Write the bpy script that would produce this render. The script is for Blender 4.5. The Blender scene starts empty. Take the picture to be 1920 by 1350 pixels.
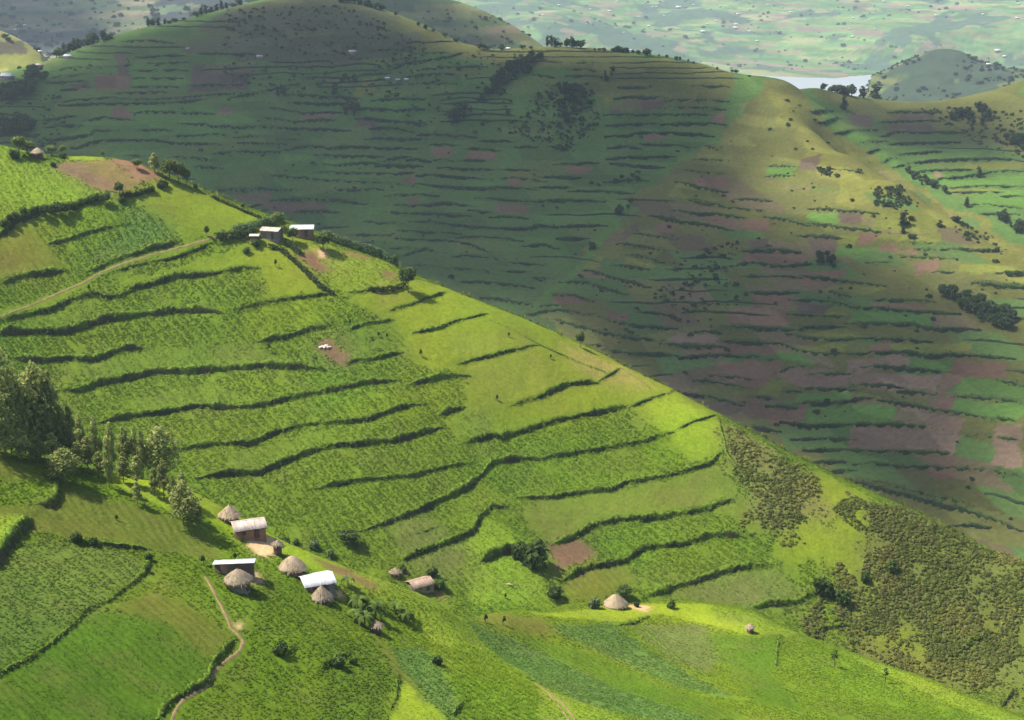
import bpy, math, random
import numpy as np
from mathutils import Vector, Matrix

# ------------------------------------------------------------------ camera, sky, sun, exposure
SC = bpy.context.scene
COL = SC.collection
CAM_Z = 300.0
F_PX = 2638.0            # focal length in pixels of a 1920 px wide frame
PITCH = math.radians(15.0)
cam_data = bpy.data.cameras.new('camera')
cam_data.sensor_width = 36.0
cam_data.lens = 36.0 * F_PX / 1920.0
cam_data.clip_start = 1.0
cam_data.clip_end = 30000.0
cam = bpy.data.objects.new('camera', cam_data)
COL.objects.link(cam)
cam.location = (0, 0, CAM_Z)
cam.rotation_euler = (math.radians(90) - PITCH, 0, 0)
SC.camera = cam

SUN_EL, SUN_AZ = math.radians(57), math.radians(-86)      # azimuth from +Y towards +X
SUN_DIR = Vector((math.cos(SUN_EL) * math.sin(SUN_AZ), math.cos(SUN_EL) * math.cos(SUN_AZ), math.sin(SUN_EL)))
world = bpy.data.worlds.new('World')
SC.world = world
world.use_nodes = True
wn = world.node_tree
bg = wn.nodes['Background']
sky = wn.nodes.new('ShaderNodeTexSky')
sky.sky_type = 'NISHITA'
sky.sun_disc = False
sky.sun_elevation = SUN_EL
sky.sun_rotation = SUN_AZ
sky.altitude = 1900.0
sky.air_density = 0.7
sky.dust_density = 6.0
sky.ozone_density = 0.3
wn.links.new(sky.outputs[0], bg.inputs[0])
bg.inputs[1].default_value = 0.14
sun_d = bpy.data.lights.new('sun', 'SUN')
sun_d.energy = 4.7
sun_d.angle = math.radians(1.6)
sun_d.color = (1.0, 0.95, 0.84)
sun = bpy.data.objects.new('sun', sun_d)
COL.objects.link(sun)
sun.rotation_euler = SUN_DIR.to_track_quat('Z', 'Y').to_euler()
sun.location = (-200, 200, 900)
SC.view_settings.view_transform = 'Standard'
SC.view_settings.look = 'None'
SC.view_settings.exposure = 0.68
SC.view_settings.gamma = 1.0
SC.view_settings.use_curve_mapping = False
SC.cycles.use_denoising = True
SC.cycles.max_bounces = 6
SC.cycles.diffuse_bounces = 2
SC.cycles.volume_bounces = 0
SC.cycles.transparent_max_bounces = 8

# ------------------------------------------------------------------ numeric helpers
RS = np.random.RandomState(7)
CP, SP = math.cos(PITCH), math.sin(PITCH)


def ray(px, py):
    """azimuth and tangent of elevation of the sight line through a pixel of the 1920x1350 frame"""
    px = np.asarray(px, float); py = np.asarray(py, float)
    a = (px - 960.0) / F_PX; b = (675.0 - py) / F_PX
    x = a; y = CP + b * SP; z = -SP + b * CP
    h = np.hypot(x, y)
    return np.arctan2(x, y), z / h, np.sqrt(h * h + z * z) / h


def unproj(px, py, s):
    th, te, k = ray(px, py)
    r = np.asarray(s, float) / k
    return np.stack([r * np.sin(th), r * np.cos(th), CAM_Z + te * r], -1)


def unproj_z(px, py, z):
    th, te, k = ray(px, py)
    r = (np.asarray(z, float)) / te
    return np.stack([r * np.sin(th), r * np.cos(th), CAM_Z + te * r], -1)


def _hash(ix, iy, seed):
    h = (ix.astype(np.int64) * 374761393 + iy.astype(np.int64) * 668265263 + seed * 1442695041) & 0x7fffffff
    h = ((h ^ (h >> 13)) * 1274126177) & 0x7fffffff
    return ((h ^ (h >> 16)) & 0xffff) / 65535.0


def vnoise(x, y, seed=0):
    x = np.asarray(x, float); y = np.asarray(y, float)
    ix = np.floor(x); iy = np.floor(y)
    fx = x - ix; fy = y - iy
    fx = fx * fx * (3 - 2 * fx); fy = fy * fy * (3 - 2 * fy)
    a = _hash(ix, iy, seed); b = _hash(ix + 1, iy, seed)
    c = _hash(ix, iy + 1, seed); d = _hash(ix + 1, iy + 1, seed)
    return (a * (1 - fx) + b * fx) * (1 - fy) + (c * (1 - fx) + d * fx) * fy


def fbm(x, y, octaves=4, seed=0):
    s = 0.0; amp = 0.5; t = 0.0
    for i in range(octaves):
        s = s + amp * vnoise(np.asarray(x) * 2 ** i + 17.3 * i, np.asarray(y) * 2 ** i - 9.1 * i, seed + i)
        t += amp; amp *= 0.5
    return s / t


class TPS:
    def __init__(self, pts, lam=0.0):
        P = np.asarray(pts, float)
        self.c = P[:, :2].mean(0); self.sc = P[:, :2].std()
        X = (P[:, :2] - self.c) / self.sc
        n = len(X)
        A = np.zeros((n + 3, n + 3))
        A[:n, :n] = self._k(X, X) + np.diag(np.broadcast_to(lam, (n,)))
        A[:n, n] = 1; A[:n, n + 1:] = X
        A[n, :n] = 1; A[n + 1:, :n] = X.T
        self.w = np.linalg.solve(A, np.concatenate([P[:, 2], np.zeros(3)]))
        self.X = X

    @staticmethod
    def _k(A, B):
        d2 = ((A[:, None, :] - B[None, :, :]) ** 2).sum(-1)
        return 0.5 * d2 * np.log(d2 + 1e-12)

    def __call__(self, x, y):
        Q = (np.stack([np.ravel(x), np.ravel(y)], -1) - self.c) / self.sc
        out = np.empty(len(Q))
        for i in range(0, len(Q), 20000):
            q = Q[i:i + 20000]
            out[i:i + 20000] = self._k(q, self.X) @ self.w[:-3] + self.w[-3] + q @ self.w[-2:]
        return out.reshape(np.shape(x))


class Hill:
    """a height field on a fan shaped grid (azimuth x horizontal distance)"""
    def __init__(self, pts, th0, th1, nth, r0, r1, nr, lam=1e-4, geo=False):
        self.tps = TPS(pts, lam)
        self.th = np.linspace(th0, th1, nth)
        self.r = np.geomspace(r0, r1, nr) if geo else np.linspace(r0, r1, nr)
        R, T = np.meshgrid(self.r, self.th)
        self.x = R * np.sin(T); self.y = R * np.cos(T)
        self.z = self.tps(self.x, self.y)
        self.base = self.z.copy()

    def refresh_slope(self):
        pass

    def at(self, x, y, base=False):
        x = np.asarray(x, float); y = np.asarray(y, float)
        th = np.arctan2(x, y); r = np.hypot(x, y)
        Z = self.base if base else self.z
        i = np.clip((th - self.th[0]) / (self.th[1] - self.th[0]), 0, len(self.th) - 1.001)
        j = np.clip(np.interp(r, self.r, np.arange(len(self.r))), 0, len(self.r) - 1.001)
        i0 = i.astype(int); j0 = j.astype(int); fi = i - i0; fj = j - j0
        return ((Z[i0, j0] * (1 - fi) + Z[i0 + 1, j0] * fi) * (1 - fj)
                + (Z[i0, j0 + 1] * (1 - fi) + Z[i0 + 1, j0 + 1] * fi) * fj)

    def column(self, th, base):
        Z = self.base if base else self.z
        i = min(max((th - self.th[0]) / (self.th[1] - self.th[0]), 0), len(self.th) - 1.001)
        i0 = int(i); f = i - i0
        return Z[i0] * (1 - f) + Z[i0 + 1] * f

    def hit(self, px, py, base=False):
        """the ground point seen at a pixel (the crest point where the sight line passes over the hill)"""
        th, te, k = ray(px, py)
        th = float(th); te = float(te)
        z = self.column(th, base) - CAM_Z
        e = z / self.r
        ok = np.nonzero(e >= te)[0]
        if len(ok) == 0:
            j = int(np.argmax(e)); r = self.r[j]
        elif ok[0] == 0:
            r = self.r[0]
        else:
            j = ok[0]
            a, b = te - e[j - 1], e[j] - te
            r = self.r[j - 1] + (self.r[j] - self.r[j - 1]) * a / max(a + b, 1e-9)
        zz = np.interp(r, self.r, z) + CAM_Z
        return np.array([r * math.sin(th), r * math.cos(th), zz])

    def hits(self, pl, base=False):
        return np.array([self.hit(a, b, base) for a, b in pl])

    def grad(self, x, y, d=2.0):
        gx = (self.at(x + d, y, True) - self.at(x - d, y, True)) / (2 * d)
        gy = (self.at(x, y + d, True) - self.at(x, y - d, True)) / (2 * d)
        return gx, gy

    def visible(self, x, y, z, tol):
        """bool: not hidden by this hill's own crest (tol metres of grace)"""
        e = (self.z - CAM_Z) / self.r
        run = np.maximum.accumulate(e, 1)
        th = np.arctan2(x, y); r = np.hypot(x, y)
        i = np.clip(((th - self.th[0]) / (self.th[1] - self.th[0])).round().astype(int), 0, len(self.th) - 1)
        j = np.clip(np.interp(r, self.r, np.arange(len(self.r))).astype(int) - 1, 0, len(self.r) - 1)
        return (z + tol - CAM_Z) / r >= run[i, j]

    def sky_row(self, px):
        th, _, _ = ray(px, 675)
        e = (self.column(float(th), False) - CAM_Z) / self.r
        # exact azimuth varies with the row: iterate once
        py = 675.0
        for _ in range(6):
            th, _, _ = ray(px, py)
            te = ((self.column(float(th), False) - CAM_Z) / self.r).max()
            lo, hi = -800.0, 2200.0
            for _ in range(40):
                m = 0.5 * (lo + hi)
                if ray(px, m)[1] > te: lo = m
                else: hi = m
            py = lo
        return py


def dens(pl, n=6):
    """resample a pixel polyline n times per segment"""
    pl = np.asarray(pl, float)
    out = []
    for a, b in zip(pl[:-1], pl[1:]):
        for t in np.linspace(0, 1, n, endpoint=False):
            out.append(a + (b - a) * t)
    out.append(pl[-1])
    return np.array(out)


def resample(P, step):
    d = np.r_[0, np.cumsum(np.hypot(*(np.diff(P[:, :2], axis=0).T)))]
    n = max(2, int(d[-1] / step) + 1)
    t = np.linspace(0, d[-1], n)
    return np.stack([np.interp(t, d, P[:, k]) for k in range(P.shape[1])], -1), d[-1]


def pts(s, o=(0, 0), k=1.0):
    return [(o[0] + float(a.split(',')[0]) / k, o[1] + float(a.split(',')[1]) / k) for a in s.split()]


def inpoly(x, y, poly):
    c = np.zeros(np.shape(x), bool)
    n = len(poly)
    for i in range(n):
        x0, y0 = poly[i][:2]; x1, y1 = poly[(i + 1) % n][:2]
        if y0 == y1: continue
        c ^= ((y0 > y) != (y1 > y)) & (x < (x1 - x0) * (y - y0) / (y1 - y0) + x0)
    return c
# ------------------------------------------------------------------ the lie of the land
def with_back(P, rows):
    """extra ground points behind a crest so that the hill falls away there"""
    out = []
    for p in P:
        r = math.hypot(p[0], p[1]); u = p[:2] / r
        e = (p[2] - CAM_Z) / r
        for dr, drop in rows:
            q = u * (r + dr)
            out.append((q[0], q[1], CAM_Z + e * (r + dr) - drop))
    return out


def ctrl(rows):
    return [tuple(unproj(a, b, s)) for a, b, s in rows]


# foreground slope (A): falls to the right, crest from the tree grove to the hut knoll
A_IN = [(0, 1345, 178), (330, 1340, 194), (640, 1340, 209), (960, 1340, 226), (1300, 1340, 250), (1600, 1340, 276),
        (0, 1200, 199), (300, 1200, 209), (600, 1200, 225), (800, 1220, 240),
        (0, 1100, 214), (300, 1100, 224), (450, 1090, 233), (600, 1110, 242), (700, 1130, 248), (760, 1170, 249),
        (0, 1000, 229), (200, 1000, 239), (400, 1010, 249), (0, 910, 244), (200, 930, 251),
        (900, 1200, 266), (1000, 1200, 280), (1000, 1270, 254), (1150, 1250, 280), (1200, 1200, 302), (1300, 1260, 286), (1400, 1200, 310), (1450, 1270, 292),
        (1150, 1145, 317), (1300, 1160, 322), (1600, 1270, 305), (1750, 1330, 296)]
A_SKY = [(-100, 835, 250), (0, 845, 256), (100, 865, 259), (200, 888, 260), (300, 905, 260), (370, 926, 259), (430, 962, 258), (520, 1010, 256), (640, 1064, 254),
         (730, 1098, 254), (830, 1138, 262), (920, 1150, 285), (1020, 1150, 318), (1155, 1133, 324), (1240, 1128, 330), (1330, 1130, 333), (1420, 1150, 332), (1500, 1190, 326),
         (1640, 1240, 320), (1760, 1282, 314), (1920, 1345, 306), (2040, 1390, 300)]
a_sky = ctrl(A_SKY)
A_PTS = ctrl(A_IN) + a_sky + with_back(np.array(a_sky), [(10, 1.0), (26, 9), (60, 34)])
A_PTS += ctrl([(-200, 1350, 168), (-200, 1100, 204), (960, 1600, 190), (400, 1600, 160), (1700, 1600, 240), (2100, 1500, 280), (-200, 1600, 145)])
HA = Hill(A_PTS, -0.52, 0.50, 700, 118, 372, 480)

# the big terraced hill (B)
B_SKY = [(-120, 262, 437), (0, 270, 440), (70, 290, 441), (200, 297, 437), (290, 318, 434), (380, 362, 430), (490, 402, 427), (600, 437, 424), (700, 478, 421), (760, 510, 419),
         (850, 545, 416), (920, 573, 414), (1000, 605, 412), (1100, 652, 409), (1180, 694, 407), (1260, 735, 405), (1340, 777, 402), (1440, 832, 400),
         (1530, 880, 398), (1640, 930, 396), (1760, 985, 394), (1920, 1060, 391), (2050, 1122, 388)]
b_sky = ctrl(B_SKY)
B_Z = [('0,632 117,623 267,590 427,586 567,558', -85.0), ('100,733 283,698 433,690 567,688', -98.5), ('183,793 367,762 500,760 640,730 883,705', -103.5),
       ('327,843 473,830 640,797 800,757', -108), ('367,897 483,887 640,840 837,800', -112.5), ('540,930 773,893 887,867', -118),
       ('673,997 790,957 903,890 1017,860 1153,840 1267,808', -123), ('747,1053 853,1013 923,950 1040,932 1173,905 1330,870', -128.5),
       ('863,833 1007,800 1180,762', -116), ('1027,1023 1157,977 1280,962 1390,932', -134), ('1047,1093 1207,1030 1330,1007 1417,1013', -139.5),
       ('1207,1122 1347,1077 1460,1063', -144), ('1403,1143 1500,1130 1557,1107', -148.5), ('1600,1180 1700,1120 1800,1100', -155), ('1700,1250 1850,1180', -160), ('1860,1330 1920,1260', -166)]
B_PTS = list(b_sky) + with_back(np.array(b_sky), [(14, 2.0), (34, 12), (80, 45)])
for s_, z_ in B_Z:
    for a_ in pts(s_):
        B_PTS.append(tuple(unproj_z(a_[0], a_[1], z_)))
B_PTS += ctrl([(0, 440, 408), (150, 400, 420), (300, 400, 422), (200, 480, 404), (400, 480, 412), (0, 530, 390), (600, 480, 415), (100, 340, 431), (250, 340, 430)])
B_PTS += ctrl([(400, 985, 336), (640, 1055, 328), (800, 1110, 322), (900, 1130, 322), (-100, 700, 352), (-100, 900, 318), (200, 900, 328), (300, 1000, 318), (1000, 1130, 330)])
b_lam = np.full(len(B_PTS), 0.06)
b_lam[:len(b_sky)] = 0.001
HB = Hill(B_PTS, -0.49, 0.50, 650, 286, 545, 430, lam=b_lam)

# the shaded ridge behind (C), its right hand spur (D) and the side valley (E)
C_SKY = [(-60, 150, 1120), (60, 122, 1130), (130, 98, 1140), (230, 62, 1160), (330, 38, 1180), (430, 14, 1195), (520, -6, 1205), (640, -2, 1205), (720, 18, 1200), (800, 50, 1190), (850, 74, 1185), (890, 88, 1180),
         (950, 92, 1175), (1010, 88, 1160), (1060, 88, 1155), (1150, 96, 1145), (1220, 103, 1140), (1300, 118, 1130), (1390, 143, 1115), (1440, 151, 1110), (1480, 155, 1130), (1530, 167, 1180), (1600, 180, 1215), (1700, 190, 1240), (1770, 188, 1250), (1850, 172, 1255), (1920, 152, 1255), (2020, 125, 1255)]
c_sky = ctrl(C_SKY)
C_IN = [(60, 250, 930), (60, 400, 850), (300, 330, 880), (300, 180, 1000), (600, 440, 900), (600, 220, 1020), (450, 320, 920), (450, 420, 865), (900, 540, 840), (900, 380, 945), (900, 240, 1050), (750, 480, 870),
        (1000, 592, 806), (1090, 480, 880), (1180, 385, 948), (1290, 295, 1015), (1390, 225, 1068), (1060, 250, 1040), (1200, 230, 1052), (1080, 360, 965),
        (1475, 200, 1066), (1520, 245, 1026), (1600, 295, 985), (1700, 352, 940), (1800, 418, 902), (1920, 492, 862), (2040, 565, 825),
        (1150, 620, 765), (1120, 520, 838), (1250, 450, 890), (1300, 380, 944), (1450, 290, 1005), (1400, 350, 965), (1500, 400, 915), (1400, 500, 855), (1500, 600, 792), (1300, 600, 790), (1500, 800, 716), (1340, 760, 726), (1420, 830, 700),
        (1700, 480, 862), (1700, 600, 786), (1900, 600, 792), (1900, 700, 738), (1900, 850, 686), (1700, 750, 724), (1700, 900, 676), (1920, 1020, 640), (1700, 1000, 640), (1500, 950, 655), (1200, 750, 700), (1000, 700, 735), (800, 620, 790), (500, 520, 820), (200, 450, 830),
        # side valley behind the spur
        (1560, 215, 1160), (1640, 262, 1130), (1740, 350, 1075), (1810, 395, 1052), (1920, 415, 1045), (1800, 300, 1128), (1920, 300, 1135), (1700, 240, 1180), (1850, 230, 1190)]
C_PTS = ctrl(C_IN) + c_sky + with_back(np.array(c_sky), [(45, 7), (120, 45), (260, 120)])
# ground falls away behind the spur's crest
d_crest = np.array(ctrl([(1600, 295, 985), (1700, 352, 940), (1800, 418, 902), (1920, 492, 862), (2040, 565, 825)]))
C_PTS += with_back(d_crest, [(30, 5), (75, 16)])
HC = Hill(C_PTS, -0.49, 0.50, 610, 520, 1480, 430, geo=True)

# ------------------------------------------------------------------ materials
def new_mat(name):
    m = bpy.data.materials.new(name); m.use_nodes = True
    nt = m.node_tree; nt.nodes.clear()
    out = nt.nodes.new('ShaderNodeOutputMaterial')
    return m, nt, out


def nd(nt, typ, **kw):
    n = nt.nodes.new(typ)
    for k, v in kw.items(): setattr(n, k, v)
    return n


def mathn(nt, op, a, b):
    n = nd(nt, 'ShaderNodeMath', operation=op)
    for i, v in enumerate((a, b)):
        if isinstance(v, (int, float)): n.inputs[i].default_value = v
        else: nt.links.new(v, n.inputs[i])
    return n.outputs[0]


def noise_n(nt, scale, detail=3.0, rough=0.6, vec=None):
    n = nd(nt, 'ShaderNodeTexNoise'); n.inputs['Scale'].default_value = scale
    n.inputs['Detail'].default_value = detail; n.inputs['Roughness'].default_value = rough
    if vec is not None: nt.links.new(vec, n.inputs['Vector'])
    return n


def maprange(nt, v, a, b, c, d):
    n = nd(nt, 'ShaderNodeMapRange')
    nt.links.new(v, n.inputs[0])
    for i, q in enumerate((a, b, c, d)): n.inputs[i + 1].default_value = q
    return n.outputs[0]


def scale_col(nt, col, fac):
    n = nd(nt, 'ShaderNodeVectorMath', operation='SCALE')
    nt.links.new(col, n.inputs[0])
    if isinstance(fac, (int, float)): n.inputs['Scale'].default_value = fac
    else: nt.links.new(fac, n.inputs['Scale'])
    return n.outputs[0]


def mixc(nt, fac, a, b):
    n = nd(nt, 'ShaderNodeMix', data_type='RGBA')
    if isinstance(fac, (int, float)): n.inputs[0].default_value = fac
    else: nt.links.new(fac, n.inputs[0])
    for i, v in ((6, a), (7, b)):
        if isinstance(v, tuple): n.inputs[i].default_value = (*v, 1)
        else: nt.links.new(v, n.inputs[i])
    return n.outputs[2]


def ground_mat(name, fine, coarse, bump_d, bump_s, tint=(0.16, 0.11, 0.05)):
    """earth and low plants: field colour from the mesh, broken up by noise"""
    m, nt, out = new_mat(name)
    att = nd(nt, 'ShaderNodeAttribute', attribute_name='col')
    pos = nd(nt, 'ShaderNodeNewGeometry').outputs['Position']
    n1 = noise_n(nt, fine, 4, 0.7, pos); n2 = noise_n(nt, coarse, 3, 0.6, pos)
    c = scale_col(nt, att.outputs['Color'], maprange(nt, n1.outputs[0], 0.25, 0.75, 0.74, 1.26))
    c = mixc(nt, maprange(nt, n2.outputs[0], 0.5, 0.75, 0.0, 0.3), c, tint)
    bs = nd(nt, 'ShaderNodeBsdfPrincipled')
    nt.links.new(c, bs.inputs['Base Color'])
    bs.inputs['Roughness'].default_value = 0.95
    bs.inputs['Specular IOR Level'].default_value = 0.03
    b = nd(nt, 'ShaderNodeBump'); b.inputs['Distance'].default_value = bump_d; b.inputs['Strength'].default_value = bump_s
    n3 = noise_n(nt, fine * 1.3, 5, 0.75, pos)
    nt.links.new(n3.outputs[0], b.inputs['Height'])
    nt.links.new(b.outputs[0], bs.inputs['Normal'])
    nt.links.new(bs.outputs[0], out.inputs[0])
    return m


def leaf_mat(name, inst=False, var=0.5, trans=0.42):
    m, nt, out = new_mat(name)
    att = nd(nt, 'ShaderNodeAttribute', attribute_name='icol' if inst else 'col')
    if inst: att.attribute_type = 'INSTANCER'
    col = att.outputs['Color']
    if inst:
        a2 = nd(nt, 'ShaderNodeAttribute', attribute_name='col')
        mul = nd(nt, 'ShaderNodeVectorMath', operation='MULTIPLY')
        nt.links.new(col, mul.inputs[0]); nt.links.new(a2.outputs['Color'], mul.inputs[1])
        col = mul.outputs[0]
    else:
        oi = nd(nt, 'ShaderNodeObjectInfo')
        col = scale_col(nt, col, maprange(nt, oi.outputs['Random'], 0, 1, 1 - var * 0.5, 1 + var * 0.5))
    d = nd(nt, 'ShaderNodeBsdfPrincipled'); d.inputs['Roughness'].default_value = 0.6
    d.inputs['Specular IOR Level'].default_value = 0.08
    nt.links.new(col, d.inputs['Base Color'])
    t = nd(nt, 'ShaderNodeBsdfTranslucent'); nt.links.new(col, t.inputs[0])
    mx = nd(nt, 'ShaderNodeMixShader'); mx.inputs[0].default_value = trans
    nt.links.new(d.outputs[0], mx.inputs[1]); nt.links.new(t.outputs[0], mx.inputs[2])
    nt.links.new(mx.outputs[0], out.inputs[0])
    return m


def solid_mat(name, col, rough=0.8, metal=0.0, var=0.3, scale=2.0, bump=0.0, stretch=None, col2=None, spec=0.3):
    m, nt, out = new_mat(name)
    tc = nd(nt, 'ShaderNodeTexCoord').outputs['Object']
    if stretch:
        mp = nd(nt, 'ShaderNodeMapping'); mp.inputs['Scale'].default_value = stretch
        nt.links.new(tc, mp.inputs[0]); tc = mp.outputs[0]
    n1 = noise_n(nt, scale, 5, 0.7, tc)
    rgb = nd(nt, 'ShaderNodeRGB'); rgb.outputs[0].default_value = (*col, 1)
    c = rgb.outputs[0]
    if col2:
        n2 = noise_n(nt, scale * 0.45, 4, 0.7, tc)
        c = mixc(nt, maprange(nt, n2.outputs[0], 0.42, 0.62, 0, 1), c, col2)
    c = scale_col(nt, c, maprange(nt, n1.outputs[0], 0.25, 0.75, 1 - var, 1 + var))
    bs = nd(nt, 'ShaderNodeBsdfPrincipled')
    nt.links.new(c, bs.inputs['Base Color'])
    bs.inputs['Roughness'].default_value = rough; bs.inputs['Metallic'].default_value = metal
    bs.inputs['Specular IOR Level'].default_value = spec
    if bump:
        b = nd(nt, 'ShaderNodeBump'); b.inputs['Distance'].default_value = bump; b.inputs['Strength'].default_value = 0.8
        nt.links.new(n1.outputs[0], b.inputs['Height']); nt.links.new(b.outputs[0], bs.inputs['Normal'])
    nt.links.new(bs.outputs[0], out.inputs[0])
    return m


M_NEAR = ground_mat('field_ground_near', 1.6, 0.12, 0.22, 0.6)
M_MID = ground_mat('field_ground', 1.0, 0.07, 0.3, 0.6)
M_RIDGE = ground_mat('ridge_ground', 0.35, 0.03, 0.8, 0.7, (0.12, 0.105, 0.06))
M_FAR = ground_mat('distant_ground', 0.035, 0.009, 4.0, 0.6, (0.10, 0.12, 0.06))
M_LEAF = leaf_mat('foliage')
M_CROP = leaf_mat('crop_leaves', inst=True, trans=0.52)
M_BANK = leaf_mat('bank_growth', var=0.3, trans=0.2)
M_BARK = solid_mat('bark', (0.16, 0.12, 0.085), var=0.4, scale=3, stretch=(3, 3, 0.6))
M_THATCH = solid_mat('thatch_straw', (0.46, 0.355, 0.23), var=0.6, scale=5, bump=0.06, stretch=(4, 4, 1), col2=(0.30, 0.225, 0.14))
M_THATCH_OLD = solid_mat('weathered_thatch', (0.37, 0.29, 0.19), var=0.6, scale=5, bump=0.06, stretch=(4, 4, 1), col2=(0.23, 0.175, 0.115))
M_MUD = solid_mat('mud_wall', (0.30, 0.17, 0.10), var=0.3, scale=2.0, bump=0.03, col2=(0.22, 0.13, 0.085))
M_MUD_DARK = solid_mat('dark_mud_wall', (0.13, 0.09, 0.07), var=0.3, scale=2.0, bump=0.03)
M_MUD_GREY = solid_mat('grey_mud_wall', (0.25, 0.21, 0.18), var=0.3, scale=1.5, bump=0.03, col2=(0.20, 0.16, 0.12))
M_TIN = solid_mat('bright_tin_sheet', (0.68, 0.69, 0.71), rough=0.55, var=0.2, scale=1.5, spec=0.5, col2=(0.60, 0.57, 0.54), stretch=(3, 0.7, 1))
M_TIN_GREY = solid_mat('grey_tin_sheet', (0.62, 0.62, 0.60), rough=0.5, var=0.12, scale=1.5, spec=0.5)
M_TIN_PINK = solid_mat('faded_tin_sheet', (0.46, 0.36, 0.29), rough=0.55, var=0.3, scale=1.0, col2=(0.56, 0.50, 0.45), stretch=(3, 0.6, 1))
M_TIN_CREAM = solid_mat('cream_tin_sheet', (0.60, 0.53, 0.41), rough=0.55, var=0.2, scale=1.0, col2=(0.62, 0.52, 0.40))
M_RUST = solid_mat('rusty_tin_sheet', (0.31, 0.20, 0.14), rough=0.7, var=0.4, scale=1.2, col2=(0.42, 0.31, 0.24), stretch=(3, 0.6, 1))
M_WOOD = solid_mat('dark_timber', (0.10, 0.07, 0.05), var=0.3, scale=3, stretch=(4, 4, 0.7))
M_STONE = solid_mat('pale_stone', (0.62, 0.57, 0.50), var=0.3, scale=2.0, bump=0.05)
M_PATH = solid_mat('trodden_earth', (0.27, 0.18, 0.09), rough=0.95, var=0.3, scale=0.6, bump=0.04, col2=(0.20, 0.16, 0.065), spec=0.1)
M_YARD = solid_mat('swept_yard_earth', (0.66, 0.41, 0.22), rough=0.95, var=0.15, scale=0.4, bump=0.03, col2=(0.55, 0.33, 0.18), spec=0.1)

# ------------------------------------------------------------------ mesh helpers
def raw_mesh(name, V, quads=None, tris=None, col=None, mats=(), smooth=False, fmat=None):
    V = np.asarray(V, np.float32)
    quads = np.zeros((0, 4), np.int32) if quads is None else np.asarray(quads, np.int32).reshape(-1, 4)
    tris = np.zeros((0, 3), np.int32) if tris is None else np.asarray(tris, np.int32).reshape(-1, 3)
    me = bpy.data.meshes.new(name)
    nq, nt_ = len(quads), len(tris)
    me.vertices.add(len(V)); me.vertices.foreach_set('co', V.ravel())
    me.loops.add(nq * 4 + nt_ * 3)
    me.loops.foreach_set('vertex_index', np.concatenate([quads.ravel(), tris.ravel()]).astype(np.int32))
    me.polygons.add(nq + nt_)
    ls = np.concatenate([np.arange(nq) * 4, nq * 4 + np.arange(nt_) * 3]).astype(np.int32)
    me.polygons.foreach_set('loop_start', ls)
    if smooth: me.polygons.foreach_set('use_smooth', np.ones(nq + nt_, bool))
    if fmat is not None: me.polygons.foreach_set('material_index', np.asarray(fmat, np.int32))
    if col is not None:
        a = me.attributes.new('col', 'FLOAT_COLOR', 'POINT')
        c = np.ones((len(V), 4), np.float32); c[:, :3] = col
        a.data.foreach_set('color', c.ravel())
    for m in mats: me.materials.append(m)
    me.update(calc_edges=True)
    return me


def link(name, me, parent=None, loc=None, rotz=0.0, scale=None):
    o = bpy.data.objects.new(name, me)
    COL.objects.link(o)
    if parent is not None: o.parent = parent
    if loc is not None: o.location = loc
    if rotz: o.rotation_euler = (0, 0, rotz)
    if scale is not None: o.scale = scale if hasattr(scale, '__len__') else (scale,) * 3
    return o


def tag(o, label=None, cat=None, group=None, kind=None):
    if label: o['label'] = label
    if cat: o['category'] = cat
    if group: o['group'] = group
    if kind: o['kind'] = kind
    return o


class MB:
    """collects polygons"""
    def __init__(s): s.v = []; s.q = []; s.t = []; s.n = 0; s.c = []
    def add(s, V, quads=(), tris=(), col=None):
        V = np.asarray(V, float).reshape(-1, 3)
        for f in quads: s.q.append([i + s.n for i in f])
        for f in tris: s.t.append([i + s.n for i in f])
        s.v.append(V); s.n += len(V)
        if col is not None: s.c.append(np.broadcast_to(np.asarray(col, float), (len(V), 3)))
    def box(s, x0, x1, y0, y1, z0, z1, M=None):
        V = np.array([(x, y, z) for z in (z0, z1) for y in (y0, y1) for x in (x0, x1)], float)
        if M is not None: V = V @ np.asarray(M)[:3, :3].T + np.asarray(M)[:3, 3]
        s.add(V, [(0, 2, 3, 1), (4, 5, 7, 6), (0, 1, 5, 4), (2, 6, 7, 3), (0, 4, 6, 2), (1, 3, 7, 5)])
    def tube(s, P, R, n=7, cap=True):
        P = np.asarray(P, float); R = np.broadcast_to(R, (len(P),))
        V = []
        for i, p in enumerate(P):
            d = P[min(i + 1, len(P) - 1)] - P[max(i - 1, 0)]
            d = d / (np.linalg.norm(d) + 1e-9)
            a = np.cross(d, (0.3, 0.9, 0.1)); a /= np.linalg.norm(a) + 1e-9
            b = np.cross(d, a)
            for k in range(n):
                t = 2 * math.pi * k / n
                V.append(p + R[i] * (a * math.cos(t) + b * math.sin(t)))
        q = [(i * n + k, i * n + (k + 1) % n, (i + 1) * n + (k + 1) % n, (i + 1) * n + k) for i in range(len(P) - 1) for k in range(n)]
        V.append(P[-1]); e = (len(P) - 1) * n
        t = [(e + k, e + (k + 1) % n, len(V) - 1) for k in range(n)] if cap else []
        s.add(V, q, t)
    def mesh(s, name, mats=(), smooth=False):
        return raw_mesh(name, np.concatenate(s.v), s.q or None, s.t or None, np.concatenate(s.c) if s.c else None, mats, smooth)


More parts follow.
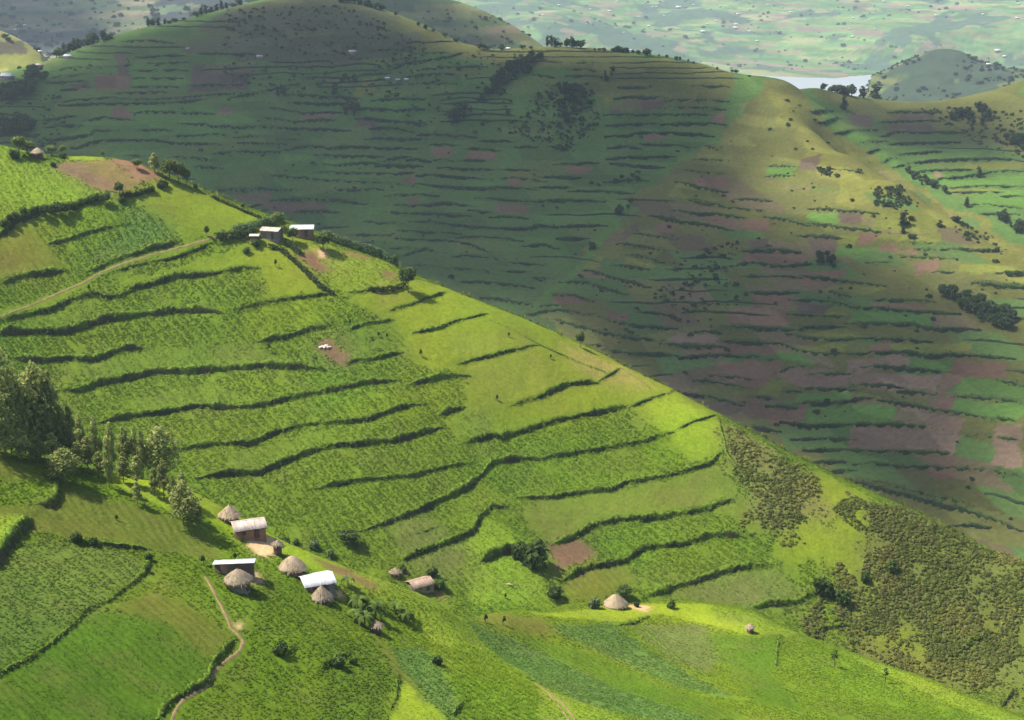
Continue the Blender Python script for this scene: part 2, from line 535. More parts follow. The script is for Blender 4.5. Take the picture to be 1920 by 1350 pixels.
def leaf_quads(C, N, size, rng, col, asp=1.6, fold=0.25):
    """leaf-like bent quads centred on C facing N: (verts, quads, colours)"""
    n = len(C)
    N = N / (np.linalg.norm(N, axis=1, keepdims=True) + 1e-9)
    t = rng.normal(size=(n, 3)); t -= (t * N).sum(1, keepdims=True) * N
    t /= np.linalg.norm(t, axis=1, keepdims=True) + 1e-9
    b = np.cross(N, t)
    s = np.broadcast_to(size, (n,))[:, None]
    L = t * s * asp * 0.5; W = b * s * 0.5
    V = np.stack([C - L, C + W - N * s * fold * 0.3, C + L - N * s * fold, C - W + N * s * fold * 0.2], 1).reshape(-1, 3)
    q = np.arange(4 * n).reshape(-1, 4)
    return V, q, np.repeat(col, 4, axis=0)


def unit(rng, n):
    v = rng.normal(size=(n, 3))
    return v / np.linalg.norm(v, axis=1, keepdims=True)


def crown_mesh(name, lobes, nleaf, size, base, rng, tip=None):
    """foliage: leaf clumps spread on and inside a handful of uneven lobes (x, y, z, rx, ry, rz)"""
    w = np.array([l[3] * l[4] + l[4] * l[5] for l in lobes]); w = w / w.sum()
    C = []; N = []; c = []
    for l, k in zip(lobes, rng.multinomial(nleaf, w)):
        u = unit(rng, k)
        rad = 1 - 0.45 * rng.rand(k, 1) ** 2.0
        lump = 1 + 0.25 * np.sin(u[:, :1] * 7 + l[0] * 5) * np.sin(u[:, 1:2] * 6 + l[1] * 3) + 0.12 * rng.normal(size=(k, 1))
        p = np.array(l[:3]) + u * np.array(l[3:6]) * rad * lump
        C.append(p); N.append(u + 0.7 * rng.normal(size=(k, 3)) + np.array([0, 0, 0.35]))
        v = 0.75 + 0.5 * rng.rand(k, 1)
        bc = np.array(base) * v
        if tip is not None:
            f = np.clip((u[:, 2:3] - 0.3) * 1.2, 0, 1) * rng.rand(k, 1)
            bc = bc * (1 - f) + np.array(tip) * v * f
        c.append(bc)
    C = np.concatenate(C); N = np.concatenate(N); c = np.concatenate(c)
    V, q, cc = leaf_quads(C, N, size * (0.6 + 0.8 * rng.rand(len(C))), rng, c)
    return raw_mesh(name, V, q, None, cc, [M_LEAF])
# ------------------------------------------------------------------ fields and terrace banks (traced, then laid on the ground)
YG = (0.175, 0.225, 0.016); LIME = (0.195, 0.275, 0.022); GRN = (0.112, 0.178, 0.014); DGRN = (0.065, 0.13, 0.026); BGRN = (0.10, 0.175, 0.032)
OLV = (0.145, 0.16, 0.022); SOIL = (0.17, 0.10, 0.055); PSOIL = (0.21, 0.13, 0.07); TAN = (0.60, 0.39, 0.21); STRAW = (0.27, 0.24, 0.06); SCRUB = (0.12, 0.135, 0.03)
SMOOTH = (0.095, 0.165, 0.012); GREYG = (0.125, 0.16, 0.035)
# class -> colour, crop kind (0 broad leaves, 1 grass tuft, 2 tall blades, 3 bush, -1 none), plants per m2, size
CLS = {'g': (GRN, 0, 1.5, 1.0), 'yg': (YG, 1, 1.1, 0.8), 'lime': (LIME, 0, 1.2, 0.85), 'dg': (DGRN, 0, 1.5, 1.0), 'bg': (BGRN, 0, 1.5, 0.95), 'olive': (OLV, 1, 1.2, 0.8),
       'soil': (SOIL, 0, 0.05, 0.5), 'psoil': (PSOIL, 0, 0.03, 0.5), 'osoil': ((0.19, 0.145, 0.05), 1, 0.5, 0.5), 'tan': (TAN, -1, 0, 1), 'straw': (STRAW, 1, 1.0, 0.9), 'scrub': (SCRUB, 3, 0.16, 1.0),
       'smooth': (SMOOTH, 0, 1.3, 0.6), 'greyg': (GREYG, 0, 1.3, 0.7), 'blade': ((0.15, 0.235, 0.015), 2, 1.3, 1.0), 'limeg': ((0.24, 0.32, 0.02), 1, 1.2, 0.9), 'lolive': ((0.112, 0.18, 0.02), 0, 1.2, 0.75),
       'tscrub': ((0.15, 0.15, 0.042), 3, 0.2, 0.8), 'mg': ((0.135, 0.20, 0.013), 0, 1.4, 0.9), 'fol': ((0.125, 0.175, 0.026), 0, 1.3, 0.9), 'olv2': ((0.155, 0.185, 0.026), 1, 1.2, 0.8), 'ygd': ((0.185, 0.22, 0.026), 1, 1.1, 0.8)}
CLN = list(CLS)

B_FIELDS = [
    ('yg', '640,560 700,545 760,520 850,540 1000,600 1200,690 1340,770 1356,800 1350,850 1290,872 1262,828 1190,770 1100,790 960,822 862,832 836,800 868,762 886,705 800,690 757,664 740,610'),
    ('ygd', '865,690 1000,655 1050,690 1000,745 930,760 880,740'), ('ygd', '830,625 960,625 985,650 870,675'), ('straw', '1050,640 1180,694 1240,735 1130,715 1080,690'),
    ('limeg', '1190,775 1262,740 1345,785 1352,845 1290,870 1268,825 1215,795'),
    ('g', '960,860 1080,785 1180,766 1250,825 1150,842 1017,862'), ('mg', '1020,860 1150,842 1262,822 1290,872 1180,905 1100,922 1040,930 970,930'),
    ('olv2', '975,945 1100,928 1280,890 1350,868 1392,932 1280,960 1157,978 1030,1020 985,985'), ('soil', '1028,1025 1085,1008 1122,1040 1045,1072'),
    ('g', '1090,1010 1157,980 1330,957 1400,990 1330,1005 1207,1030 1120,1045'), ('olive', '1060,1088 1110,1065 1165,1055 1200,1090 1130,1125 1060,1130'), ('g', '1200,1085 1210,1035 1330,1010 1415,1015 1450,1060 1347,1075 1215,1118'),
    ('greyg', '1250,1120 1347,1080 1462,1066 1500,1128 1410,1142 1300,1130'), ('olive', '1340,955 1395,930 1440,990 1420,1010'),
    ('tscrub', '1355,790 1440,838 1535,885 1535,930 1505,1015 1440,1010 1400,930 1362,860'), ('yg', '1535,885 1640,932 1625,1000 1592,1070 1545,1095 1470,1062 1500,1010 1545,940'), ('yg', '1400,860 1440,900 1420,960 1395,925'),
    ('scrub', '1640,940 1925,1062 1925,1350 1640,1242 1500,1145 1555,1105 1600,1045'), ('yg', '1600,1080 1640,1120 1760,1260 1700,1230 1600,1130'), ('olive', '1800,1180 1860,1150 1870,1250 1810,1270'), ('greyg', '1520,1195 1620,1180 1640,1225 1560,1205'),
    # upper left
    ('lime', '-60,300 60,300 112,312 182,356 200,370 133,388 70,396 0,440 -60,470'), ('lime', '-60,262 26,268 26,300 -60,310'), ('psoil', '98,312 130,303 240,356 190,362 165,346'), ('osoil', '130,303 200,301 272,345 240,356'),
    ('psoil', '200,299 240,300 302,326 290,338 262,340 232,318'), ('limeg', '130,292 198,295 200,301 140,300'), ('yg', '200,372 315,342 382,365 495,405 402,440 345,456 325,430 262,382'),
    ('bg', '205,388 262,384 334,436 330,455 230,484 165,492'), ('mg', '60,405 200,376 247,415 180,435 85,455'), ('olive', '-60,470 60,412 85,456 130,500 0,525 -60,540'), ('g', '85,460 185,435 250,420 180,480 130,505'),
    ('yg', '160,545 330,502 480,450 560,480 612,548 500,562 490,500 400,512 333,515 250,535'), ('yg', '-20,590 120,548 330,470 400,445 400,455 317,487 187,522 90,582'),
    ('lime', '560,462 600,455 745,495 750,525 690,548 640,552 600,515'), ('soil', '552,475 582,471 622,508 596,514'), ('osoil', '640,468 690,480 700,490 655,478'), ('osoil', '718,507 742,507 740,526 720,522'), ('tan', '588,462 612,470 618,480 600,482'),
    ('yg', '470,420 600,438 560,465 480,460'), ('lolive', '90,585 150,565 200,562 150,605 40,615'),
    ('mg', '430,590 600,556 650,580 640,605 480,640'), ('soil', '588,640 622,636 655,672 652,688 630,686'), ('lolive', '560,640 590,640 620,690 570,686'), ('lolive', '640,620 745,603 770,660 660,690 640,640'),
    ('lolive', '100,690 300,650 480,645 560,690 283,698 183,718'), ('lolive', '200,760 400,715 480,750 300,772'), ('mg', '640,745 880,715 860,760 740,790 640,792'), ('lolive', '860,770 930,770 930,815 862,830'),
    ('lolive', '420,850 560,815 640,805 560,850 440,885'), ('greyg', '725,985 800,960 850,1010 760,1050'), ('greyg', '760,1055 870,1015 880,1050 850,1085 800,1075'), ('lime', '880,990 905,960 960,1000 1010,1090 1040,1140 880,1130 870,1080'),
    ('mg', '820,985 895,900 960,935 925,950 895,995'), ('psoil', '742,1066 758,1064 764,1078 748,1080'), ('psoil', '806,1104 822,1100 836,1116 818,1120'),
]
A_FIELDS = [
    ('fol', '-80,1040 30,1015 90,1008 260,1042 280,1072 205,1130 112,1190 -80,1310'), ('g', '60,990 120,995 270,1035 262,1042 90,1008'),
    ('smooth', '-80,1300 110,1197 180,1145 300,1160 400,1240 390,1262 322,1332 300,1365 -80,1365'), ('olive', '185,1140 292,1108 350,1130 440,1196 402,1245 310,1165'),
    ('olive', '-80,840 0,848 110,905 115,950 60,990 -80,1000'), ('mg', '-80,900 100,905 108,940 60,948 -80,945'), ('olive', '115,905 370,980 425,1050 290,1032 60,992'), ('lime', '-80,965 42,968 50,990 0,1040 -80,1060'),
    ('limeg', '180,885 300,902 372,922 432,958 520,1006 640,1060 760,1100 840,1135 700,1118 600,1070 500,1030 440,1000 380,960 330,960 260,930'),
    ('lime', '640,1062 760,1098 840,1138 900,1190 1000,1290 1010,1365 960,1365 850,1225 740,1150 680,1100'), ('mg', '300,1110 400,1105 520,1120 640,1130 700,1180 640,1200 520,1180 460,1200 400,1130'),
    ('g', '600,1200 700,1195 745,1270 720,1365 590,1365 610,1280'), ('blade', '850,1205 940,1225 1000,1260 1022,1365 880,1365 835,1285'), ('mg', '460,1215 600,1200 610,1280 590,1365 340,1365 400,1290'), ('olive', '690,1180 760,1240 840,1330 800,1365 745,1270 720,1230'),
    ('bg', '730,1215 800,1215 850,1290 870,1365 835,1350 770,1280'), ('limeg', '745,1275 830,1340 840,1365 730,1365'), ('lime', '1010,1290 1120,1320 1180,1365 1010,1365'),
    ('bg', '870,1160 1000,1215 1150,1290 1330,1350 1280,1365 1120,1325 1010,1285 920,1220'), ('smooth', '960,1185 1100,1225 1230,1280 1400,1345 1330,1350 1150,1290 1010,1215'), ('olive', '870,1140 1020,1160 1060,1190 980,1190 900,1165'), ('bg', '1020,1172 1150,1170 1240,1235 1380,1310 1280,1290 1160,1240'),
    ('greyg', '1185,1172 1320,1170 1352,1240 1318,1262 1250,1235'), ('smooth', '1330,1190 1462,1190 1450,1262 1515,1340 1420,1320 1370,1255'), ('mg', '1462,1182 1560,1210 1640,1240 1780,1290 1930,1350 1930,1380 1530,1365 1455,1255'),
    ('limeg', '1010,1152 1155,1135 1240,1130 1330,1132 1420,1152 1495,1190 1400,1192 1240,1152 1165,1168'), ('lime', '1330,1134 1420,1152 1495,1190 1430,1190 1340,1160'), ('lime', '1560,1215 1640,1242 1930,1350 1930,1380 1760,1310'),
    ('tan', '440,1172 450,1172 455,1182 444,1182'), ('osoil', '575,1040 660,1072 720,1105 700,1106 640,1080'), ('tan', '462,1006 497,1003 514,1008 517,1037 480,1038 468,1022'), ('tan', '476,1076 488,1072 492,1090 480,1098'), ('tan', '626,1108 640,1104 650,1120 632,1124'), ('tan', '1180,1134 1212,1136 1224,1142 1208,1150 1186,1142'),
]
Z4 = 1906 / 480.0
C_WIN = {'c1': ((0, 60), Z4), 'c2': ((440, 60), Z4), 'c3': ((880, 60), Z4), 'c4': ((560, 330), Z4), 'c5': ((960, 330), Z4), 'c6': ((1440, 200), Z4), 'd': ((1280, 450), 3.0), 'e': ((1280, 900), 3.0), 'p': ((0, 0), 1.0)}
cG = (0.092, 0.162, 0.038); cBR = (0.185, 0.115, 0.068); cDB = (0.12, 0.088, 0.058); cYG = (0.17, 0.185, 0.036); cOL = (0.13, 0.135, 0.036); cLG = (0.10, 0.185, 0.034); cST = (0.165, 0.165, 0.04); cPB = (0.22, 0.15, 0.095); cGR = (0.10, 0.11, 0.05); cLT = (0.105, 0.195, 0.038)
C_FIELDS = [
    (cOL, 'p', '1000,600 1180,380 1390,215 1440,150 1480,150 1600,290 1760,390 1930,490 1930,1070 1500,900 1330,780'),
    ((0.165, 0.165, 0.036), 'p', '1440,152 1500,185 1700,335 1930,475 1930,545 1750,455 1600,405 1520,335'),
    (cGR, 'p', '440,10 640,-5 720,20 860,80 700,110 560,130 430,100 380,60'), (cOL, 'p', '720,18 890,85 1100,88 1400,140 1340,200 1200,200 1050,130 900,120 800,100'),
    (cOL, 'p', '1480,150 1600,180 1930,150 1930,300 1800,260 1600,215'), (cLT, 'p', '150,200 440,180 500,260 480,420 300,330 130,280'), (cLT, 'p', '480,300 700,280 820,350 760,480 600,420'), (cLT, 'p', '660,180 790,170 800,225 670,225'),
    (cBR, 'c1', '830,560 900,545 960,580 985,660 860,655 810,620'), (cPB, 'c1', '1640,575 1780,570 1740,625 1620,630'), (cDB, 'c1', '470,390 650,380 700,430 560,440'), (cBR, 'c1', '720,330 870,320 970,340 990,440 740,440 700,380'), (cDB, 'c1', '860,140 920,160 970,340 870,330'),
    (cDB, 'c1', '1430,250 1906,240 1850,440 1380,460 1420,380'), (cGR, 'c1', '1400,60 1800,60 1906,160 1350,160'), (cLT, 'c1', '980,230 1390,215 1380,450 1000,400'),
    (cBR, 'c2', '480,620 680,605 770,610 700,660 470,665'), (cDB, 'c2', '900,640 1060,655 1030,715 900,710'), (cBR, 'c2', '0,1195 290,1195 270,1255 0,1260'), (cBR, 'c2', '100,1265 700,1265 680,1340 300,1340'), (cBR, 'c2', '1290,1060 1380,1060 1330,1140 1230,1140'),
    (cBR, 'c2', '1740,880 1906,885 1890,960 1700,960'), (cBR, 'c2', '1450,860 1600,850 1620,930 1480,930'), (cBR, 'c2', '1290,1235 1370,1230 1350,1290 1290,1290'), (cLT, 'c2', '900,1270 1000,1190 1160,1200 1140,1260'), (cYG, 'c2', '920,370 1060,340 1050,430 880,520'),
    (cBR, 'c3', '700,990 910,985 880,1060 760,1060'), (cDB, 'c3', '1040,560 1200,500 1450,500 1430,580 1380,585 1200,575 1050,610'), (cBR, 'c3', '1310,770 1440,765 1500,790 1300,820'), (cBR, 'c3', '1800,600 1906,600 1906,690 1800,680'), (cBR, 'c3', '200,1280 480,1285 440,1350 200,1350'),
    (cBR, 'c3', '280,1100 390,1100 400,1165 270,1165'), (cBR, 'c3', '20,890 180,890 190,960 10,955'), (cOL, 'c3', '280,1035 520,1045 500,1110 300,1095'), (cBR, 'c3', '1640,1090 1906,1080 1900,1190 1700,1150'), (cST, 'c3', '1720,850 1850,900 1780,950 1690,930'), (cYG, 'c3', '990,500 1060,455 1080,510 1000,545'),
    (cG, 'c3', '1050,690 1900,690 1700,900 1300,1100 1000,1060 940,960'), (cBR, 'c3', '1310,770 1440,765 1500,790 1300,820'),
    (cBR, 'c5', '1110,330 1230,350 1210,430 1050,400'), (cDB, 'c5', '880,370 960,340 920,430 800,480'), (cBR, 'c5', '680,1020 880,1030 850,1080 720,1090'), (cBR, 'c5', '290,890 470,900 540,950 330,960'), (cPB, 'c5', '1220,1170 1560,1180 1550,1270 1140,1250'),
    (cBR, 'c5', '1330,310 1900,320 1900,400 1620,400'), (cDB, 'c5', '1760,470 1906,460 1906,640 1750,640'), (cPB, 'c5', '1570,1250 1906,1255 1906,1340 1560,1330'), (cYG, 'c5', '1150,150 1250,50 1500,110 1520,200 1350,180'), (cYG, 'c5', '830,620 1050,620 1040,690 800,670'), (cYG, 'c5', '850,530 1100,570 1080,620 880,590'), (cYG, 'c5', '620,700 700,590 640,600 520,680'),
    (cLG, 'c5', '60,1040 250,870 480,690 640,420 760,330 830,340 700,470 540,680 330,870 200,960'),
    (cDB, 'd', '690,0 870,0 870,75 760,85'), (cBR, 'd', '360,70 600,75 720,100 640,140 300,130'), (cBR, 'd', '700,170 920,170 860,260 650,250'), (cBR, 'd', '380,310 620,310 610,370 380,375'), (cDB, 'd', '640,350 850,360 770,430 640,420'), (cBR, 'd', '1060,355 1360,360 1360,395 1070,385'), (cBR, 'd', '260,380 600,385 600,490 250,480'),
    (cBR, 'd', '1040,575 1190,575 1190,640 1030,640'), (cPB, 'd', '930,680 1290,650 1280,720 930,735'), (cPB, 'd', '540,740 720,725 940,750 930,860 680,840 590,800 540,760'), (cPB, 'd', '930,740 1480,755 1430,820 1410,850 1230,840 950,825'), (cBR, 'd', '1500,680 1840,680 1830,790 1590,770 1560,800 1420,870'), (cOL, 'd', '950,850 1220,850 1360,900 1360,940 1100,890 960,890'),
    (cBR, 'd', '1370,890 1530,880 1500,980 1380,960'), (cPB, 'd', '1210,940 1600,1000 1570,1040 1530,1200 950,1185 950,1050 1200,1050 1440,1070'), (cPB, 'd', '1780,1030 1906,1040 1906,1280 1730,1290'), (cBR, 'd', '1390,1210 1540,1215 1530,1340 1380,1340'), (cBR, 'd', '230,670 560,700 480,850 340,830 80,790 150,760'), (cBR, 'd', '400,900 490,940 700,930 690,1010 500,1030 360,960'), (cDB, 'd', '0,880 320,940 340,960 240,990'),
    (cLG, 'd', '1300,670 1520,675 1500,750 1350,735'), (cLT, 'd', '1560,770 1780,790 1906,830 1906,900 1540,870'), (cLT, 'd', '1540,900 1906,925 1906,1020 1700,1010 1500,960'), (cYG, 'd', '630,600 900,590 920,650 700,640 620,620'), (cYG, 'd', '1190,580 1630,580 1610,640 1200,635'), (cYG, 'd', '1540,140 1890,150 1890,190 1540,180'), (cYG, 'd', '880,0 990,0 950,30'),
    (cLT, 'd', '650,860 950,860 940,920 640,925'), (cLT, 'd', '700,940 1100,910 1200,940 1200,1040 950,1040 710,1050'), (cG, 'd', '540,1040 950,1050 950,1190 600,1180'), (cYG, 'd', '420,870 530,780 600,800 550,870 510,900'), (cLT, 'd', '950,400 1400,420 1400,480 930,470'), (cYG, 'd', '830,250 1160,270 1030,320 800,290'), (cYG, 'd', '780,430 850,370 960,390 920,440'), (cYG, 'd', '620,530 900,500 1040,560 850,570 700,560'), (cLT, 'd', '540,630 650,640 750,690 730,720 540,690'), (cBR, 'd', '0,610 220,580 560,590 540,650 200,650 0,660'),
    (cLT, 'c6', '290,790 520,780 520,880 290,860'), (cDB, 'c6', '520,790 710,790 690,890 520,870'), (cDB, 'c6', '260,970 520,985 510,1090 420,1080'), (cBR, 'c6', '690,940 840,940 810,1000 680,1030'), (cBR, 'c6', '870,1020 960,1025 940,1100 810,1060'), (cBR, 'c6', '1100,1160 1290,1150 1270,1230 1090,1260'), (cBR, 'c6', '960,1080 1120,1085 1100,1115 950,1100'), (cDB, 'c6', '240,400 400,350 350,470 220,480'), (cLT, 'c6', '0,450 210,460 160,525 0,525'),
    (cYG, 'c6', '540,950 690,950 660,1030 540,1020'), (cYG, 'c6', '820,960 1300,960 1290,1030 860,1000'), (cLT, 'c6', '530,1040 760,1060 700,1130 480,1120'), (cYG, 'c6', '800,800 1250,790 1250,950 760,930'),
    (cLG, 'c6', '380,60 560,100 1030,460 960,470 640,280 420,130'), (cLG, 'c6', '1130,500 1230,510 1240,545 1200,550'), (cLG, 'c6', '1280,490 1550,480 1450,530 1290,530'), (cLT, 'c6', '1260,560 1906,510 1906,600 1340,605'), (cLG, 'c6', '1400,650 1730,650 1906,690 1906,760 1480,735 1440,690'), (cYG, 'c6', '1320,620 1730,615 1730,640 1380,650'), (cPB, 'c6', '1220,490 1280,485 1300,530 1250,540'),
    (cDB, 'c6', '860,140 1240,115 1230,190 890,200'), (cDB, 'c6', '970,50 1250,50 1230,105 970,110'), (cDB, 'c6', '570,60 780,70 780,160 650,150'), (cYG, 'c6', '1480,410 1906,410 1906,470 1450,470'), (cLT, 'c6', '900,290 1500,280 1600,330 1500,390 1060,400'), (cLT, 'c6', '1700,620 1906,620 1906,670 1740,670'),
]
B_BANKS = [  # traced terrace edges: points, bank height in metres
    ('0,531 67,513 127,507', 1.5), ('163,512 227,487 283,467 343,453', 1.6), ('187,520 250,500 317,487 367,470 400,453', 1.0),
    ('-20,615 33,593 93,585 133,563 173,553 200,560 233,553 253,538 290,532 333,517 400,515 433,507 493,502', 1.5), ('-10,634 20,622 67,623 117,623 160,610 200,597 267,590 317,585 383,582 427,588', 2.0),
    ('430,585 500,567 567,558 620,550', 1.1), ('20,670 67,677 133,672 173,677 207,663 240,652 277,653', 1.6), ('483,640 533,633 583,618 633,610', 1.7), ('100,733 150,733 183,720 233,710 283,698 367,695 433,690 500,685 567,688 617,698', 1.7),
    ('640,690 667,677 707,673 757,660', 1.1), ('183,793 250,780 317,772 367,762 450,763 500,760 550,747 617,733 640,730 690,717 747,713', 1.5), ('767,720 823,707 883,705', 1.3),
    ('327,843 400,833 473,830 517,810 567,797 633,793 690,787 740,767 800,757', 1.4), ('822,778 873,763', 1.2), ('367,897 433,887 483,887 567,853 633,837 740,827 837,800', 1.6), ('590,917 660,903 773,893 823,880 887,867', 1.2),
    ('863,833 923,818 940,823 1007,800 1073,783 1180,762', 1.5), ('1180,762 1215,750 1252,737', 0.7), ('673,997 727,980 790,957 827,937 873,917 903,890 923,870 960,860 1017,860 1097,847 1153,840 1200,830 1267,808', 1.4),
    ('957,763 1007,747 1063,720 1123,717', 1.3), ('723,587 787,565 833,548', 0.9), ('647,622 690,607 740,600', 1.1), ('773,625 823,615 870,598', 0.9), ('857,683 940,663 1008,647', 0.9),
    ('747,1053 823,1023 853,1013 890,993 900,970 923,950 973,957', 1.6), ('967,933 1040,932 1097,922 1140,920 1173,905 1280,887 1330,870 1355,845', 1.3), ('1027,1023 1077,1007 1107,990 1157,977 1257,968 1330,955 1390,932', 1.6),
    ('1047,1093 1100,1067 1173,1053 1207,1030 1280,1021 1330,1007 1373,1003 1417,1017', 1.7), ('1207,1120 1280,1098 1347,1077 1413,1063 1460,1063', 1.8), ('1403,1143 1447,1133 1500,1130 1530,1113 1557,1107', 1.5), ('1517,1190 1547,1177 1600,1173', 1.2),
    ('-10,448 33,413 73,397 133,390 173,373 200,370', 1.6), ('85,457 130,450 183,433 247,420', 1.1), ('900,1055 940,1035 1000,1030 1030,1045', 2.2), ('1800,1230 1820,1205 1855,1190', 1.2), ('1875,1330 1890,1310 1905,1290', 1.2), ('1350,790 1362,850 1400,900', 0.6), ('640,550 690,545 715,538', 0.6), ('868,598 892,592 915,588', 0.5), ('920,600 960,618 1010,645 1080,678 1140,700', 0.35), ('1123,717 1140,705 1165,690', 0.45), ('1255,737 1270,728', 0.5), ('1268,806 1300,790 1342,778', 0.5), ('1180,700 1210,722 1230,738', 0.3), ('747,1010 790,1000 830,985', 0.4),
]
A_BANKS = [('-30,1288 0,1265 60,1235 130,1180 167,1142 205,1128 250,1095 275,1072 285,1040', 0.7), ('-25,1072 0,1043 40,992 60,972', 2.2), ('113,902 108,935 95,948 65,946', 1.5), ('130,1012 180,1020 240,1026 285,1030', 1.1),
           ('298,1350 327,1313 387,1280 400,1250 427,1213 443,1197', 1.1), ('600,1260 625,1240 655,1225', 1.1), ('510,1215 540,1225 560,1215', 0.9), ('1155,1175 1190,1168 1225,1155', 0.7), ('1455,1255 1458,1225 1462,1190', 0.6), ('730,1340 745,1310 748,1265', 0.6), ('850,1340 870,1318 880,1312', 0.8), ('1200,1175 1290,1250 1330,1268', 0.4)]
